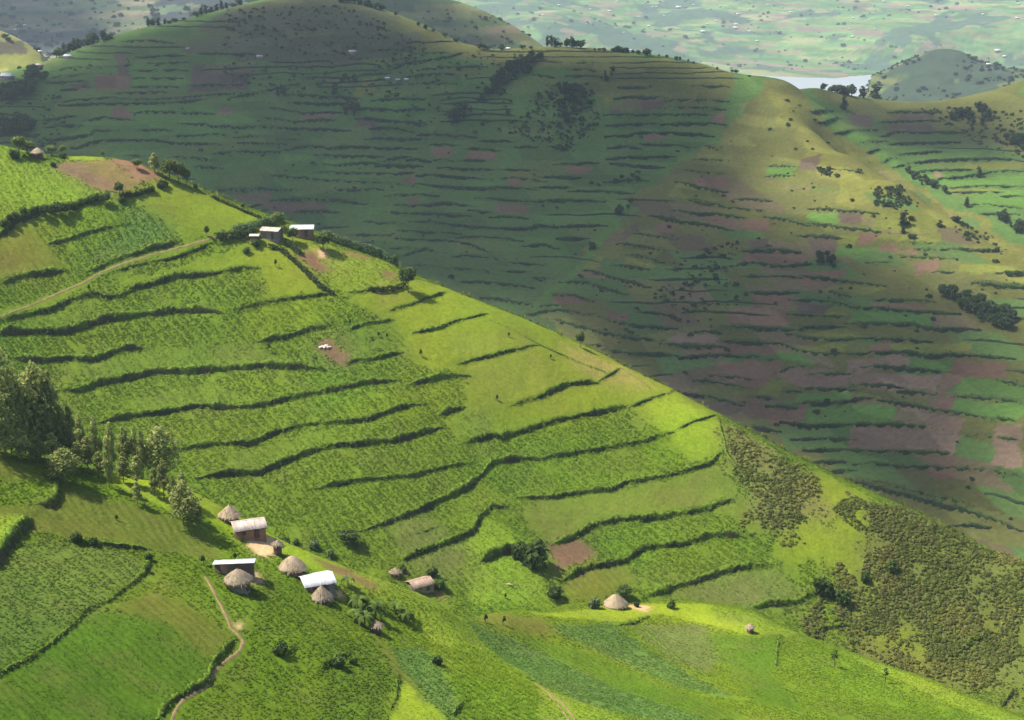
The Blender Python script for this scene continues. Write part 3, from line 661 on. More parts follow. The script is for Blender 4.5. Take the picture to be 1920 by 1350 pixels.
C_BANKS = {
 'c1': '300,665 420,660 530,630;350,715 520,705 650,710;380,805 560,790 680,770 700,745 860,740;560,865 700,825 840,810 1000,815 1150,812 1250,835 1400,840 1550,845 1690,855;640,665 760,645 860,655 980,665;1000,605 1200,605 1350,612 1590,615;1360,690 1530,695 1560,715 1680,710 1740,720 1900,712;1040,735 1230,740 1300,755;1280,785 1500,780 1590,770 1700,780;440,525 640,510 820,500 1000,515 1200,510 1400,495 1600,475 1906,460;480,548 700,545 1000,540 1300,535 1500,505;430,300 560,270 640,270 690,285;380,350 560,335 690,320;370,385 600,375 700,375;430,455 500,435 600,435;880,265 1000,250 1200,245 1390,230;960,205 1150,190 1350,180;980,300 1150,295 1360,290;980,355 1150,355 1330,350;1000,415 1150,420 1290,412;850,465 1100,460 1260,460;1430,405 1600,400 1830,398;940,75 1130,70 1260,85;1500,165 1700,170 1906,172;700,270 860,265;1610,915 1690,900;960,930 1050,935;1290,940 1560,960;1450,1010 1620,1020;1590,1185 1850,1185',
 'c2': '0,490 150,465 330,425 450,390;400,475 700,490 900,495;430,530 600,545 820,535;220,570 330,580 480,605 560,610 760,600;170,645 330,660 430,680 560,665 700,655;0,715 200,712 400,725 600,725 830,735;20,790 280,790;270,810 480,815;0,840 250,840 430,850;0,890 200,905 350,900 450,870 560,855 700,870 900,860 1100,870 1320,870;600,920 740,930 1120,935;1110,970 1200,940 1290,935;560,1010 650,995 780,1005 900,985 1080,985;560,1050 900,1062 1080,1060 1180,1065 1300,1048;240,1075 500,1095 700,1115 900,1128 1150,1135 1300,1155;0,1190 180,1170 300,1185 480,1185;740,1190 900,1185 1050,1180 1150,1190;1140,1230 1300,1220 1490,1220;300,1255 600,1250 760,1255 960,1285;1150,1290 1300,1305 1450,1290 1550,1275 1770,1305;930,575 1100,580 1200,590 1380,575;920,645 1050,650 1150,670 1390,680;1000,800 1150,795 1260,805 1390,800;1030,720 1200,720 1300,745;1050,515 1200,505 1390,500;1390,770 1600,775 1770,785;1480,840 1630,845;1510,955 1600,965;1690,960 1900,965;1540,1010 1700,1025 1900,1030;1380,1070 1600,1080 1830,1098;1310,1140 1550,1155 1750,1170 1906,1172;1310,955 1430,965;1180,215 1370,200;1060,140 1220,135;1200,250 1400,225 1600,190 1700,160;1380,290 1600,270 1850,262;1280,340 1480,320 1640,318;1400,165 1580,165;1390,385 1600,390;1080,1000 1370,1000',
 'c3': '790,240 950,240;760,285 880,285 950,300;750,330 950,335;510,325 600,340;1140,415 1320,420;1110,495 1300,495 1460,498;1480,518 1700,515 1900,520;1690,405 1900,412;1490,570 1700,572 1880,580;1030,620 1200,622 1450,620 1790,622;1050,695 1300,690 1450,695 1600,685 1880,690;1040,780 1180,780 1240,760 1500,755 1700,765 1790,780;1230,840 1450,845 1560,850 1660,865;1060,865 1180,855 1250,870;1050,945 1250,940 1500,930;1080,980 1220,1000 1420,1010;1030,1120 1200,1110 1310,1115;660,990 800,985 930,975;100,815 300,820;0,875 150,880 200,890;240,1030 500,1040;200,1105 330,1095 540,1120;550,1085 800,1085;120,1168 250,1165 480,1180;520,1165 750,1165;770,1190 850,1185;900,1185 1200,1205;80,1240 250,1255 480,1275 640,1260 980,1265;370,860 480,860;1700,955 1800,965 1900,968;1640,1030 1750,1055 1900,1065;1560,1120 1700,1160 1900,1195;1650,1250 1800,1285;1770,850 1850,885',
 'c4': '640,270 780,290 950,285 1250,300;1290,260 1450,285;1450,310 1680,320;780,350 1000,350 1200,370 1330,390 1500,395 1700,400 1780,375 1900,380;520,345 600,360 750,365;760,415 1180,435;420,445 730,455;740,475 1170,490;1200,460 1450,465 1640,485;1240,500 1400,570 1520,670;680,545 900,550;770,605 940,550 1050,580;1170,605 1380,610;1530,655 1790,670;1130,695 1380,710 1470,750;1170,795 1350,795 1500,810 1720,835;850,670 1020,680;1700,525 1850,515 1906,540;1480,715 1700,720;1730,765 1870,775;1380,905 1560,935 1700,960;0,180 250,185;0,265 280,275',
 'c5': '40,1045 200,1030 360,1000 500,1030 600,1045 740,1090 950,1130 1200,1140;270,1070 480,1125 700,1180 900,1215 1090,1230;1130,1255 1350,1275 1550,1275;590,1265 700,1280;700,1300 900,1330 1200,1340;1600,1130 1750,1135 1906,1140;1560,1235 1906,1250;1390,1165 1500,1165 1580,1180;970,1020 1150,1035;380,795 550,800 640,830 830,885;570,705 700,750 850,790 1000,830;780,670 900,690 990,700;880,590 1000,610 1100,650;810,510 950,530 1140,570;940,430 1050,455 1210,475;1060,300 1250,345 1450,370 1620,410;1230,260 1400,290 1500,285 1700,315;1350,185 1420,210 1530,215 1600,245 1850,265;1690,175 1906,190;1750,560 1906,565;390,375 680,375;360,465 540,470;330,890 470,895 580,940;240,970 350,970',
 'c6': '0,450 200,455;10,525 160,520;290,870 500,900 650,920 860,940;340,765 500,775 790,800;260,965 400,970 520,985;970,1020 1300,1035;960,1065 1200,1075 1400,1072 1600,1080 1740,1072;910,1120 1100,1135 1340,1135;760,1165 920,1170;1730,1245 1906,1245;1220,1240 1340,1240;1550,1310 1700,1335 1900,1335;560,475 680,500;0,825 150,850 280,885;0,1075 190,1085;1065,425 1250,405 1500,395 1700,390 1906,410;1100,490 1250,480 1520,475;1210,550 1450,530 1700,490 1906,485;1390,610 1600,600 1906,605;1370,645 1730,645;1730,675 1906,680;1490,735 1650,740 1890,765;1590,805 1906,815;740,270 900,270;1010,360 1260,335;900,285 1400,265;870,220 950,195 1430,195;830,125 1000,115 1250,105;930,45 1250,45;530,200 640,185 820,180;740,350 830,325;860,420 920,390;960,460 1010,440;350,40 520,38;410,120 520,95',
 'd': '360,65 500,60 640,70;290,150 400,135 560,155 700,135;350,210 650,215;680,205 880,235 1160,270;800,290 960,330 1040,325;370,300 520,305 630,300;620,340 760,345 860,355 960,385 1200,400 1420,415 1540,415;250,490 450,500 650,515 700,495 900,490;610,420 750,435 930,440;930,475 1100,475 1300,480 1420,510 1640,505;600,530 700,560 850,570 1050,560 1380,575;220,575 400,585 560,590 650,630 800,655 1000,650 1100,640 1290,640 1380,660 1500,650 1850,670;0,665 200,655 400,665 560,690;530,755 600,725 730,720;700,765 930,760;940,735 1120,720 1300,735 1490,750;680,840 950,850;950,830 1080,825 1220,835;1230,855 1400,875;400,885 510,900;560,860 640,855;490,935 620,945;640,925 900,920 1060,895;1120,905 1250,930 1400,965 1600,990 1700,1015 1906,1030;1540,885 1750,905 1906,920;570,1025 700,1055 950,1045 1200,1045 1440,1070;630,1125 950,1130;700,1185 950,1190 1200,1200 1540,1210;720,1255 940,1255;980,1265 1350,1285 1600,1295 1906,1340;1540,1100 1750,1120 1906,1135;820,1310 950,1300;1650,245 1780,265 1906,270;1790,190 1906,195;1070,345 1400,350;0,600 210,605;130,770 400,790;80,790 350,835;0,870 150,890 320,935;360,1055 530,1080;1790,795 1906,825',
 'e': '950,0 1100,50 1300,100 1550,170 1750,230 1906,290;1000,0 1550,130 1740,210;1520,260 1710,270'}


def ground_poly(H, P):
    P = P + P[:1]
    return H.hits(dens(P, 5), base=True)


def lay_banks(H, banks, step, jit, seed):
    """put traced edges on the ground, step the ground there; returns bank records"""
    rng = np.random.RandomState(seed)
    recs = []
    gx, gy = H.x, H.y
    dz = np.zeros_like(H.z)
    for pl, h in banks:
        if step > 1:                                         # carry ridge terraces a little past where they fade
            pl = [(pl[0][0] - 9, pl[0][1])] + list(pl) + [(pl[-1][0] + 9, pl[-1][1])]
        P = H.hits(dens(pl, 5), base=True)
        Q, L = resample(P, step)
        if L < 3 * step or L > 600: continue
        T = np.gradient(Q[:, :2], axis=0); T /= np.linalg.norm(T, axis=1, keepdims=True) + 1e-9
        Nn = np.stack([-T[:, 1], T[:, 0]], -1)
        g = np.array(H.grad(Q[:, 0], Q[:, 1], 3.0)).T
        sg = 1.0 if (Nn * g).sum(1).mean() > 0 else -1.0
        Nn *= sg
        off = (fbm(np.arange(len(Q)) * step / 4.0, np.full(len(Q), seed * 3.7 + len(recs)), 3, seed) - 0.5) * jit * 2
        Q[:, :2] += Nn * off[:, None]
        s = np.linspace(0, L, len(Q))
        taper = np.clip(np.minimum(s, L - s) / (3 * step + 0.06 * L), 0.12 if step < 1 else 0.45, 1)
        hh = h * taper * ((0.42 + 1.15 * fbm(s / 3.5, np.full(len(Q), len(recs) * 5.1), 3, seed + 9)) if step < 1 else (0.75 + 0.5 * fbm(s / 9.0, np.full(len(Q), len(recs) * 5.1), 3, seed + 9)))
        recs.append((Q, Nn, hh, step))
        m = (gx > Q[:, 0].min() - 12) & (gx < Q[:, 0].max() + 12) & (gy > Q[:, 1].min() - 12) & (gy < Q[:, 1].max() + 12)
        if not m.any(): continue
        X = np.stack([gx[m], gy[m]], -1)
        best = np.full(len(X), 1e9); sd = np.zeros(len(X)); hv = np.zeros(len(X))
        for k in range(0, len(Q), max(1, int(1.0 / step) if step < 1 else 1)):
            d = X - Q[k, :2]
            d2 = (d * d).sum(1)
            u = d2 < best
            best[u] = d2[u]; sd[u] = d[u] @ Nn[k]; hv[u] = hh[k]
        dist = np.sqrt(best)
        w = 4.0 if step < 1 else 6.0
        up = np.clip((sd + 0.35) / 0.7, 0, 1)
        zz = hv * (0.62 * up * np.exp(-dist / w) - 0.38 * (1 - up) * np.exp(-dist / (w * 0.6)))
        dz[m] += zz
    H.z = H.z + dz
    return recs


def bank_mesh(H, rec, rng, face_c, top_c, leaf, per_m):
    Q, Nn, hh, step = rec
    n = len(Q)
    zb = H.at(Q[:, 0], Q[:, 1], True)
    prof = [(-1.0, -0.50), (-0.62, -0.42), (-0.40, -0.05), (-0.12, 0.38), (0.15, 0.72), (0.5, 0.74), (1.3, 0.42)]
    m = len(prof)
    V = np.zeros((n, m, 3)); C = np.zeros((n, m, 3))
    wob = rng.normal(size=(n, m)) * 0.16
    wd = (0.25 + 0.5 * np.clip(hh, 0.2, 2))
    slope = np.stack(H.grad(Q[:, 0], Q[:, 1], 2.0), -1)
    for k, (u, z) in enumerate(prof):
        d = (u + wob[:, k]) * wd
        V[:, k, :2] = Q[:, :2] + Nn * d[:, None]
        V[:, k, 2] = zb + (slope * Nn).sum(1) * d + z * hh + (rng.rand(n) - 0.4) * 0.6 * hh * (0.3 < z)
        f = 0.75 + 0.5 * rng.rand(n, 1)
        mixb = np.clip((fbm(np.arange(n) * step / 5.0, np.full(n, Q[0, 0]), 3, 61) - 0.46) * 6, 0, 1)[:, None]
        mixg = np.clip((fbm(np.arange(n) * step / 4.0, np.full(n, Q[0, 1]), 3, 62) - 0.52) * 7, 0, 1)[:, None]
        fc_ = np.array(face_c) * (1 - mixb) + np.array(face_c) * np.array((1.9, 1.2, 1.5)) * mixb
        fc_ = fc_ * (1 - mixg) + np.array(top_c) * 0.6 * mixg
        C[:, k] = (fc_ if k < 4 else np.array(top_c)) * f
    V[:, 0, 2] -= 0.25; V[:, -1, 2] -= 0.25 * hh
    idx = np.arange(n * m).reshape(n, m)
    q = np.stack([idx[:-1, :-1], idx[:-1, 1:], idx[1:, 1:], idx[1:, :-1]], -1).reshape(-1, 4)
    Vv = V.reshape(-1, 3); Cc = C.reshape(-1, 3)
    k = int(n * step * per_m)
    if k > 0:
        i = rng.randint(0, n, k); t = rng.randint(2, 6, k)
        P = V[i, t] + rng.normal(size=(k, 3)) * np.array([step * 0.4, step * 0.4, 0.12 * hh.mean()])
        N3 = np.concatenate([-Nn[i] * 0.5, np.full((k, 1), 0.7)], 1) + rng.normal(size=(k, 3)) * 0.55
        bc = np.where((t < 3)[:, None], np.array(face_c) * 1.2, np.array(top_c)) * (0.7 + 0.6 * rng.rand(k, 1))
        lv, lq, lc = leaf_quads(P, N3, leaf * (0.6 + 0.8 * rng.rand(k)), rng, bc, asp=1.5)
        q = np.concatenate([q, lq + len(Vv)]); Vv = np.concatenate([Vv, lv]); Cc = np.concatenate([Cc, lc])
    return raw_mesh('terrace_bank', Vv, q, None, Cc, [M_BANK])


def grid_faces(nth, nr, keep=None):
    idx = np.arange(nth * nr).reshape(nth, nr)
    q = np.stack([idx[:-1, :-1], idx[1:, :-1], idx[1:, 1:], idx[:-1, 1:]], -1).reshape(-1, 4)
    if keep is not None:
        k = keep[:-1, :-1] | keep[1:, 1:]
        q = q[k.ravel()]
    return q


def hill_mesh(name, H, col, mat):
    V = np.stack([H.x, H.y, H.z], -1).reshape(-1, 3)
    return raw_mesh(name, V, grid_faces(len(H.th), len(H.r)), None, col.reshape(-1, 3), [mat], smooth=True)


def paint_classes(H, fields, default, jit):
    cls = np.full(H.x.shape, CLN.index(default), np.int16)
    jx = H.x + (fbm(H.x / 2.2, H.y / 2.2, 3, 5) - 0.5) * jit * 2
    jy = H.y + (fbm(H.x / 2.2, H.y / 2.2, 3, 25) - 0.5) * jit * 2
    jx0, jy0 = jx, jy
    kx = jx + (fbm(H.x / 7.0, H.y / 7.0, 4, 105) - 0.5) * 26; ky = jy + (fbm(H.x / 7.0, H.y / 7.0, 4, 125) - 0.5) * 26
    for c, s in fields:
        P = ground_poly(H, pts(s))
        jx, jy = (kx, ky) if (c in ('scrub', 'tscrub') or float(s.split(',')[0]) > 1390) and H is HB else (jx0, jy0)
        m = (jx > P[:, 0].min()) & (jx < P[:, 0].max()) & (jy > P[:, 1].min()) & (jy < P[:, 1].max())
        if m.any():
            mm = np.zeros_like(m); mm[m] = inpoly(jx[m], jy[m], P)
            cls[mm] = CLN.index(c)
    return cls


def class_colours(H, cls):
    pal = np.array([CLS[c][0] for c in CLN])
    col = pal[cls]
    # soften borders a little and vary plot tone
    v = 0.82 + 0.36 * fbm(H.x / 14.0, H.y / 14.0, 3, 41)
    hue = fbm(H.x / 22.0, H.y / 22.0, 3, 77) - 0.5
    col = col * v[..., None]
    col[..., 0] *= 1 + 0.35 * hue
    bare = np.isin(cls, [CLN.index(c) for c in ('soil', 'psoil', 'osoil', 'tan')])
    soft = col.copy()
    for k in ((6, 5, 4) if H is HB else (2, 2, 1)):                                      # crops grade into each other, dug soil keeps its edge
        for ax in (0, 1):
            cs = np.cumsum(np.concatenate([np.repeat(np.take(soft, [0], ax), k + 1, ax), soft, np.repeat(np.take(soft, [-1], ax), k, ax)], ax), ax)
            n_ = soft.shape[ax]
            soft = (np.take(cs, np.arange(n_) + 2 * k + 1, ax) - np.take(cs, np.arange(n_), ax)) / (2 * k + 1)
    col = np.where(bare[..., None], col, 0.72 * soft + 0.28 * col)
    for _ in range(2):
        col[1:-1] = (col[:-2] + 2 * col[1:-1] + col[2:]) / 4
        col[:, 1:-1] = (col[:, :-2] + 2 * col[:, 1:-1] + col[:, 2:]) / 4
    return col


# foreground and terraced hill
bankB = lay_banks(HB, [(pts(s), h * 0.72) for s, h in B_BANKS], 0.6, 0.35, 11)
bankA = lay_banks(HA, [(pts(s), h * 0.65) for s, h in A_BANKS], 0.45, 0.25, 12)
cb = []
for w_, s_ in C_BANKS.items():
    o_, k_ = C_WIN[w_]
    for l_ in s_.split(';'):
        cb.append((pts(l_, o_, k_), 1.75))
bankC = lay_banks(HC, cb, 1.6, 0.7, 13)
# lesser terrace edges between the traced ones: follow the contours of the ridge
lrng = np.random.RandomState(17)
taken = np.concatenate([r_[0][:, :2] for r_ in bankC])
cell = set(map(tuple, np.floor(taken / 5.0).astype(int)))
cell |= {(a + i, b + j) for a, b in cell for i in (-1, 0, 1) for j in (-1, 0, 1)}
fine = []
smooth_zones = [ground_poly(HC, pts(z_))[:, :2] for z_ in ('1400,142 1480,156 1600,290 1930,480 1930,560 1700,430 1540,390 1440,340 1380,240', '430,14 640,2 760,40 740,120 480,110', '950,150 1120,150 1180,320 1000,330', '1600,185 1930,160 1930,240 1700,215')]
smooth_mask = np.zeros(HC.x.shape, bool)
for z_ in smooth_zones: smooth_mask |= inpoly(HC.x, HC.y, z_)
ii = np.arange(len(HC.th))
for lv in np.arange(HC.base.min() + 8, HC.base.max() - 6, 3.5):
    cross = (HC.base[:, :-1] < lv) & (HC.base[:, 1:] >= lv)
    has = cross.any(1); jj = cross.argmax(1)
    z0_ = HC.base[ii, jj]; z1_ = HC.base[ii, jj + 1]
    rr_ = HC.r[jj] + (HC.r[jj + 1] - HC.r[jj]) * np.clip((lv - z0_) / np.where(z1_ > z0_, z1_ - z0_, 1), 0, 1)
    rr_ = rr_ + 5.0 * (fbm(HC.th * 60, np.full(len(ii), lv), 3, 88) - 0.5)
    qx_ = rr_ * np.sin(HC.th); qy_ = rr_ * np.cos(HC.th)
    has &= ~smooth_mask[ii, jj] & (fbm(qx_ / 70, qy_ / 22, 2, 89) > 0.27)
    run = []
    for i in ii:
        ok_ = has[i] and (int(math.floor(qx_[i] / 5.0)), int(math.floor(qy_[i] / 5.0))) not in cell
        p_ = (qx_[i], qy_[i])
        if not ok_ or (run and math.hypot(p_[0] - run[-1][0], p_[1] - run[-1][1]) > 12) or len(run) > 130:
            if len(run) > 20: fine.append(np.array(run))
            run = []
        if ok_: run.append(p_)
clsB = paint_classes(HB, B_FIELDS, 'g', 1.5)
clsA = paint_classes(HA, A_FIELDS, 'mg', 1.0)
for H_, a1, a2 in ((HA, 0.08, 0.6), (HB, 0.09, 0.8)):
    H_.z = H_.z + a1 * (fbm(H_.x / 1.3, H_.y / 1.3, 3, 3) - 0.5) * 2 + a2 * (fbm(H_.x / 15, H_.y / 15, 3, 8) - 0.5) + 0.5 * (fbm(H_.x / 4, H_.y / 4, 3, 18) - 0.5)
ROWED = [CLN.index(c) for c in ('g', 'mg', 'bg', 'lime', 'fol', 'olive', 'smooth', 'lolive', 'greyg', 'blade')]


def furrow(x, y, wl):
    """-1..1 across the planting rows, which run down the slope and wander a little"""
    w = 2.2 * (fbm(x / 12, y / 12, 3, 141) - 0.5)
    ang = 0.5 * (np.floor(fbm(x / 40, y / 40, 2, 143) * 7) / 7 - 0.5)
    return np.sin(2 * math.pi * ((0.72 + ang) * x + (0.70 - ang) * y + w) / wl)


for H_, c_, wl_, a_ in ((HA, clsA, 1.5, 0.085), (HB, clsB, 2.2, 0.10)):
    H_.z = H_.z + np.isin(c_, ROWED) * a_ * furrow(H_.x, H_.y, wl_)
HC.z = HC.z + 2.4 * (fbm(HC.x / 45, HC.y / 45, 4, 31) - 0.5) + 0.7 * (fbm(HC.x / 8, HC.y / 8, 3, 33) - 0.5)

colC = np.empty(HC.x.shape + (3,)); colC[:] = cG
hueC = fbm(HC.x / 60, HC.y / 60, 3, 51)
colC = colC * (0.8 + 0.4 * fbm(HC.x / 30, HC.y / 30, 3, 52))[..., None]
jx = HC.x + (fbm(HC.x / 9, HC.y / 9, 3, 55) - 0.5) * 6; jy = HC.y + (fbm(HC.x / 9, HC.y / 9, 3, 56) - 0.5) * 6
sx_, sy_ = jx, jy
bx_ = jx + (fbm(HC.x / 25, HC.y / 25, 4, 155) - 0.5) * 30; by_ = jy + (fbm(HC.x / 25, HC.y / 25, 4, 156) - 0.5) * 30
painted = np.zeros(HC.x.shape, bool); spur = np.zeros(HC.x.shape, bool)
for c_, w_, s_ in C_FIELDS:
    o_, k_ = C_WIN[w_]
    P = ground_poly(HC, pts(s_, o_, k_))
    jx, jy = (bx_, by_) if w_ == 'p' else (sx_, sy_)
    m = (jx > P[:, 0].min()) & (jx < P[:, 0].max()) & (jy > P[:, 1].min()) & (jy < P[:, 1].max())
    if m.any():
        mm = np.zeros_like(m); mm[m] = inpoly(jx[m], jy[m], P)
        painted |= mm if k_ != 1.0 else False
        if (w_, s_[:8]) == ('p', '1000,600'): spur |= mm
        colC[mm] = np.array(c_) * (0.85 + 0.3 * fbm(HC.x[mm] / 20, HC.y[mm] / 20, 2, 58))[:, None]
# smaller plots: a jittered patchwork laid along the contours breaks up the large fields
zc = HC.base
row = np.floor(zc / 6.0 + 0.8 * fbm(HC.x / 80, HC.y / 80, 2, 61))
along = (HC.x * 0.92 + HC.y * 0.25) / np.where(spur, 21.0, 34.0)
colm = np.floor(along + _hash(row, row * 0 + 3, 5) * 3.0)
pv = _hash(row, colm, 91)
colC *= (0.80 + 0.40 * pv)[..., None]
free = spur & ~painted & (HC.base < CAM_Z - 128) 
pv2 = _hash(row, colm, 191)
colC = np.where((free & (pv2 < 0.22))[..., None], np.array((0.155, 0.125, 0.06)) * (0.8 + 0.45 * pv)[..., None], colC)
colC = np.where((free & (pv2 > 0.72))[..., None], np.array((0.09, 0.15, 0.038)) * (0.85 + 0.4 * pv)[..., None], colC)
br = ((pv > 0.80) & ~spur)[..., None]
colC = np.where(br, colC * 0.55 + np.array(cOL) * 0.45, colC)

deep = np.isin(clsA, [CLN.index(c) for c in ('g', 'mg', 'fol', 'smooth', 'olive', 'bg', 'greyg')])      # these near crops are coloured a deeper green on the left
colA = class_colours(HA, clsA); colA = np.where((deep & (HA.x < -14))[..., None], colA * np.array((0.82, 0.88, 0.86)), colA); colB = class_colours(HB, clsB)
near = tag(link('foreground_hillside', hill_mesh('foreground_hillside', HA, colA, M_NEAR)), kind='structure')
midh = tag(link('terraced_hillside', hill_mesh('terraced_hillside', HB, colB, M_MID)), kind='structure')
farr = tag(link('shaded_ridge', hill_mesh('shaded_ridge', HC, colC, M_RIDGE)), kind='structure')
rng = np.random.RandomState(21)
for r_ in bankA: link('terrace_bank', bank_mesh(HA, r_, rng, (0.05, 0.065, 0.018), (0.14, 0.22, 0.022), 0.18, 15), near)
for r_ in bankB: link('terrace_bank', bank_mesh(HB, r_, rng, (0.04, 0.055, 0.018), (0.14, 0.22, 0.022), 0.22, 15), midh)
fv = []; fq = []; fc = []; fn = 0
for R_ in fine:
    Q_, L_ = resample(np.concatenate([R_, np.zeros((len(R_), 1))], 1), 2.2)
    T_ = np.gradient(Q_[:, :2], axis=0); T_ /= np.linalg.norm(T_, axis=1, keepdims=True) + 1e-9
    N_ = np.stack([-T_[:, 1], T_[:, 0]], -1)
    g_ = np.array(HC.grad(Q_[:, 0], Q_[:, 1], 3.0)).T
    if (N_ * g_).sum(1).mean() < 0: N_ = -N_
    zb_ = HC.at(Q_[:, 0], Q_[:, 1]); s_ = np.linspace(0, L_, len(Q_))
    h_ = (0.6 + 0.7 * lrng.rand()) * np.clip(np.minimum(s_, L_ - s_) / 9, 0.1, 1) * (0.6 + 0.8 * fbm(s_ / 7, s_ * 0 + fn, 2, 4))
    sl_ = (g_ * N_).sum(1)
    for u_, z_, c_ in ((-0.75, -0.5, (0.04, 0.055, 0.024)), (-0.3, 0.25, (0.035, 0.05, 0.022)), (0.1, 1.0, (0.05, 0.08, 0.028)), (0.9, 0.5, (0.06, 0.095, 0.03))):
        fv.append(np.concatenate([Q_[:, :2] + N_ * (u_ + 0.1 * lrng.normal(size=(len(Q_), 1))), (zb_ + sl_ * u_ + z_ * h_ * (0.7 + 0.6 * lrng.rand(len(Q_))))[:, None]], 1))
        fc.append(np.array(c_) * (0.7 + 0.6 * lrng.rand(len(Q_), 1)))
    k_ = len(Q_); i_ = fn + np.arange(k_ - 1)
    for a_ in range(3): fq.append(np.stack([i_ + a_ * k_, i_ + 1 + a_ * k_, i_ + 1 + (a_ + 1) * k_, i_ + (a_ + 1) * k_], -1))
    fn += 4 * k_
tag(link('lesser_terrace_banks', raw_mesh('lesser_terrace_banks', np.concatenate(fv), np.concatenate(fq), None, np.concatenate(fc), [M_BANK]), farr), kind='stuff')
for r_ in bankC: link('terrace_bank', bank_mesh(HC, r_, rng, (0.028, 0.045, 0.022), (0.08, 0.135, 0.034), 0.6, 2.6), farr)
# ------------------------------------------------------------------ crops, grass and scrub (scattered plants)
def proto(name, V, q, t, c, mat):
    me = raw_mesh(name, V, q, t, c, [mat])
    return bpy.data.objects.new(name, me)          # never linked: only a source of geometry


prng = np.random.RandomState(5)


def leafy_proto():
    n = 9
    a = np.arange(n) * 2.4 + prng.rand(n); rr = 0.12 + 0.34 * prng.rand(n)
    C = np.stack([rr * np.cos(a), rr * np.sin(a), 0.34 - 0.45 * rr ** 1.3 + 0.08 * prng.rand(n)], -1)
    N = np.stack([np.cos(a) * 0.35, np.sin(a) * 0.35, np.full(n, 1.0)], -1) + prng.normal(size=(n, 3)) * 0.28
    return leaf_quads(C, N, 0.34 + 0.12 * prng.rand(n), prng, np.ones((n, 3)) * (0.85 + 0.3 * prng.rand(n, 1)), 1.3)


def blade_proto(n, h, w, lean):
    V = []; q = []; c = []
    for i in range(n):
        a = i * 2.4 + prng.rand(); L = h * (0.7 + 0.5 * prng.rand()); ln = lean * (0.5 + prng.rand())
        d = np.array([math.cos(a), math.sin(a), 0]); s = np.array([-d[1], d[0], 0]) * w * 0.5
        b = d * 0.08 * h * prng.rand()
        m = b + d * ln * L * 0.4 + np.array([0, 0, L * 0.65]); t = b + d * ln * L + np.array([0, 0, L * (1.0 - 0.35 * ln)])
        k = len(V); V += [b - s, b + s, m + s * 0.8, m - s * 0.8, t]
        q.append((k, k + 1, k + 2, k + 3)); c += [0.75 + 0.5 * prng.rand()] * 5
    tr = [(i * 5 + 3, i * 5 + 2, i * 5 + 4) for i in range(n)]
    return np.array(V), np.array(q), np.array(tr), np.repeat(np.array(c)[:, None], 3, 1)


def bush_proto(n=34, r=0.75):
    u = unit(prng, n); u[:, 2] = np.abs(u[:, 2])
    C = u * r * (0.6 + 0.4 * prng.rand(n, 1)) * np.array([1, 1, 0.95]) + np.array([0, 0, 0.1])
    return leaf_quads(C, u + prng.normal(size=(n, 3)) * 0.5, 0.42 * (0.6 + 0.8 * prng.rand(n)), prng, np.ones((n, 3)) * (0.6 + 0.7 * prng.rand(n, 1)), 1.4)


protos = []
V, q, c = leafy_proto(); protos.append(proto('broad_leaf_plant', V, q, None, c, M_CROP))
V, q, t, c = blade_proto(9, 0.42, 0.10, 0.8); protos.append(proto('grass_tuft', V, q, t, c, M_CROP))
V, q, t, c = blade_proto(9, 1.15, 0.13, 0.9); protos.append(proto('tall_blade_plant', V, q, t, c, M_CROP))
V, q, c = bush_proto(); protos.append(proto('bush', V, q, None, c, M_CROP))


def scatter_group():
    ng = bpy.data.node_groups.new('scatter_plants', 'GeometryNodeTree')
    ng.interface.new_socket('Geometry', in_out='INPUT', socket_type='NodeSocketGeometry')
    ng.interface.new_socket('Geometry', in_out='OUTPUT', socket_type='NodeSocketGeometry')
    gi = ng.nodes.new('NodeGroupInput'); go = ng.nodes.new('NodeGroupOutput')
    jn = ng.nodes.new('GeometryNodeJoinGeometry')

    def attr(name, typ):
        n = ng.nodes.new('GeometryNodeInputNamedAttribute'); n.data_type = typ
        n.inputs[0].default_value = name
        return [o for o in n.outputs if o.enabled and o.name == 'Attribute'][0]
    rot = attr('rot', 'FLOAT_VECTOR'); scl = attr('scl', 'FLOAT_VECTOR'); kind = attr('kind', 'INT')
    for k, p in enumerate(protos):
        cmp_ = ng.nodes.new('FunctionNodeCompare'); cmp_.data_type = 'INT'; cmp_.operation = 'EQUAL'
        ng.links.new(kind, cmp_.inputs[2]); cmp_.inputs[3].default_value = k
        oi = ng.nodes.new('GeometryNodeObjectInfo'); oi.inputs['Object'].default_value = p
        oi.inputs['As Instance'].default_value = False
        ip = ng.nodes.new('GeometryNodeInstanceOnPoints')
        ng.links.new(gi.outputs[0], ip.inputs['Points']); ng.links.new(cmp_.outputs[0], ip.inputs['Selection'])
        ng.links.new(oi.outputs['Geometry'], ip.inputs['Instance'])
        ng.links.new(rot, ip.inputs['Rotation']); ng.links.new(scl, ip.inputs['Scale'])
        ng.links.new(ip.outputs[0], jn.inputs[0])
    ng.links.new(jn.outputs[0], go.inputs[0])
    return ng


NG = scatter_group()


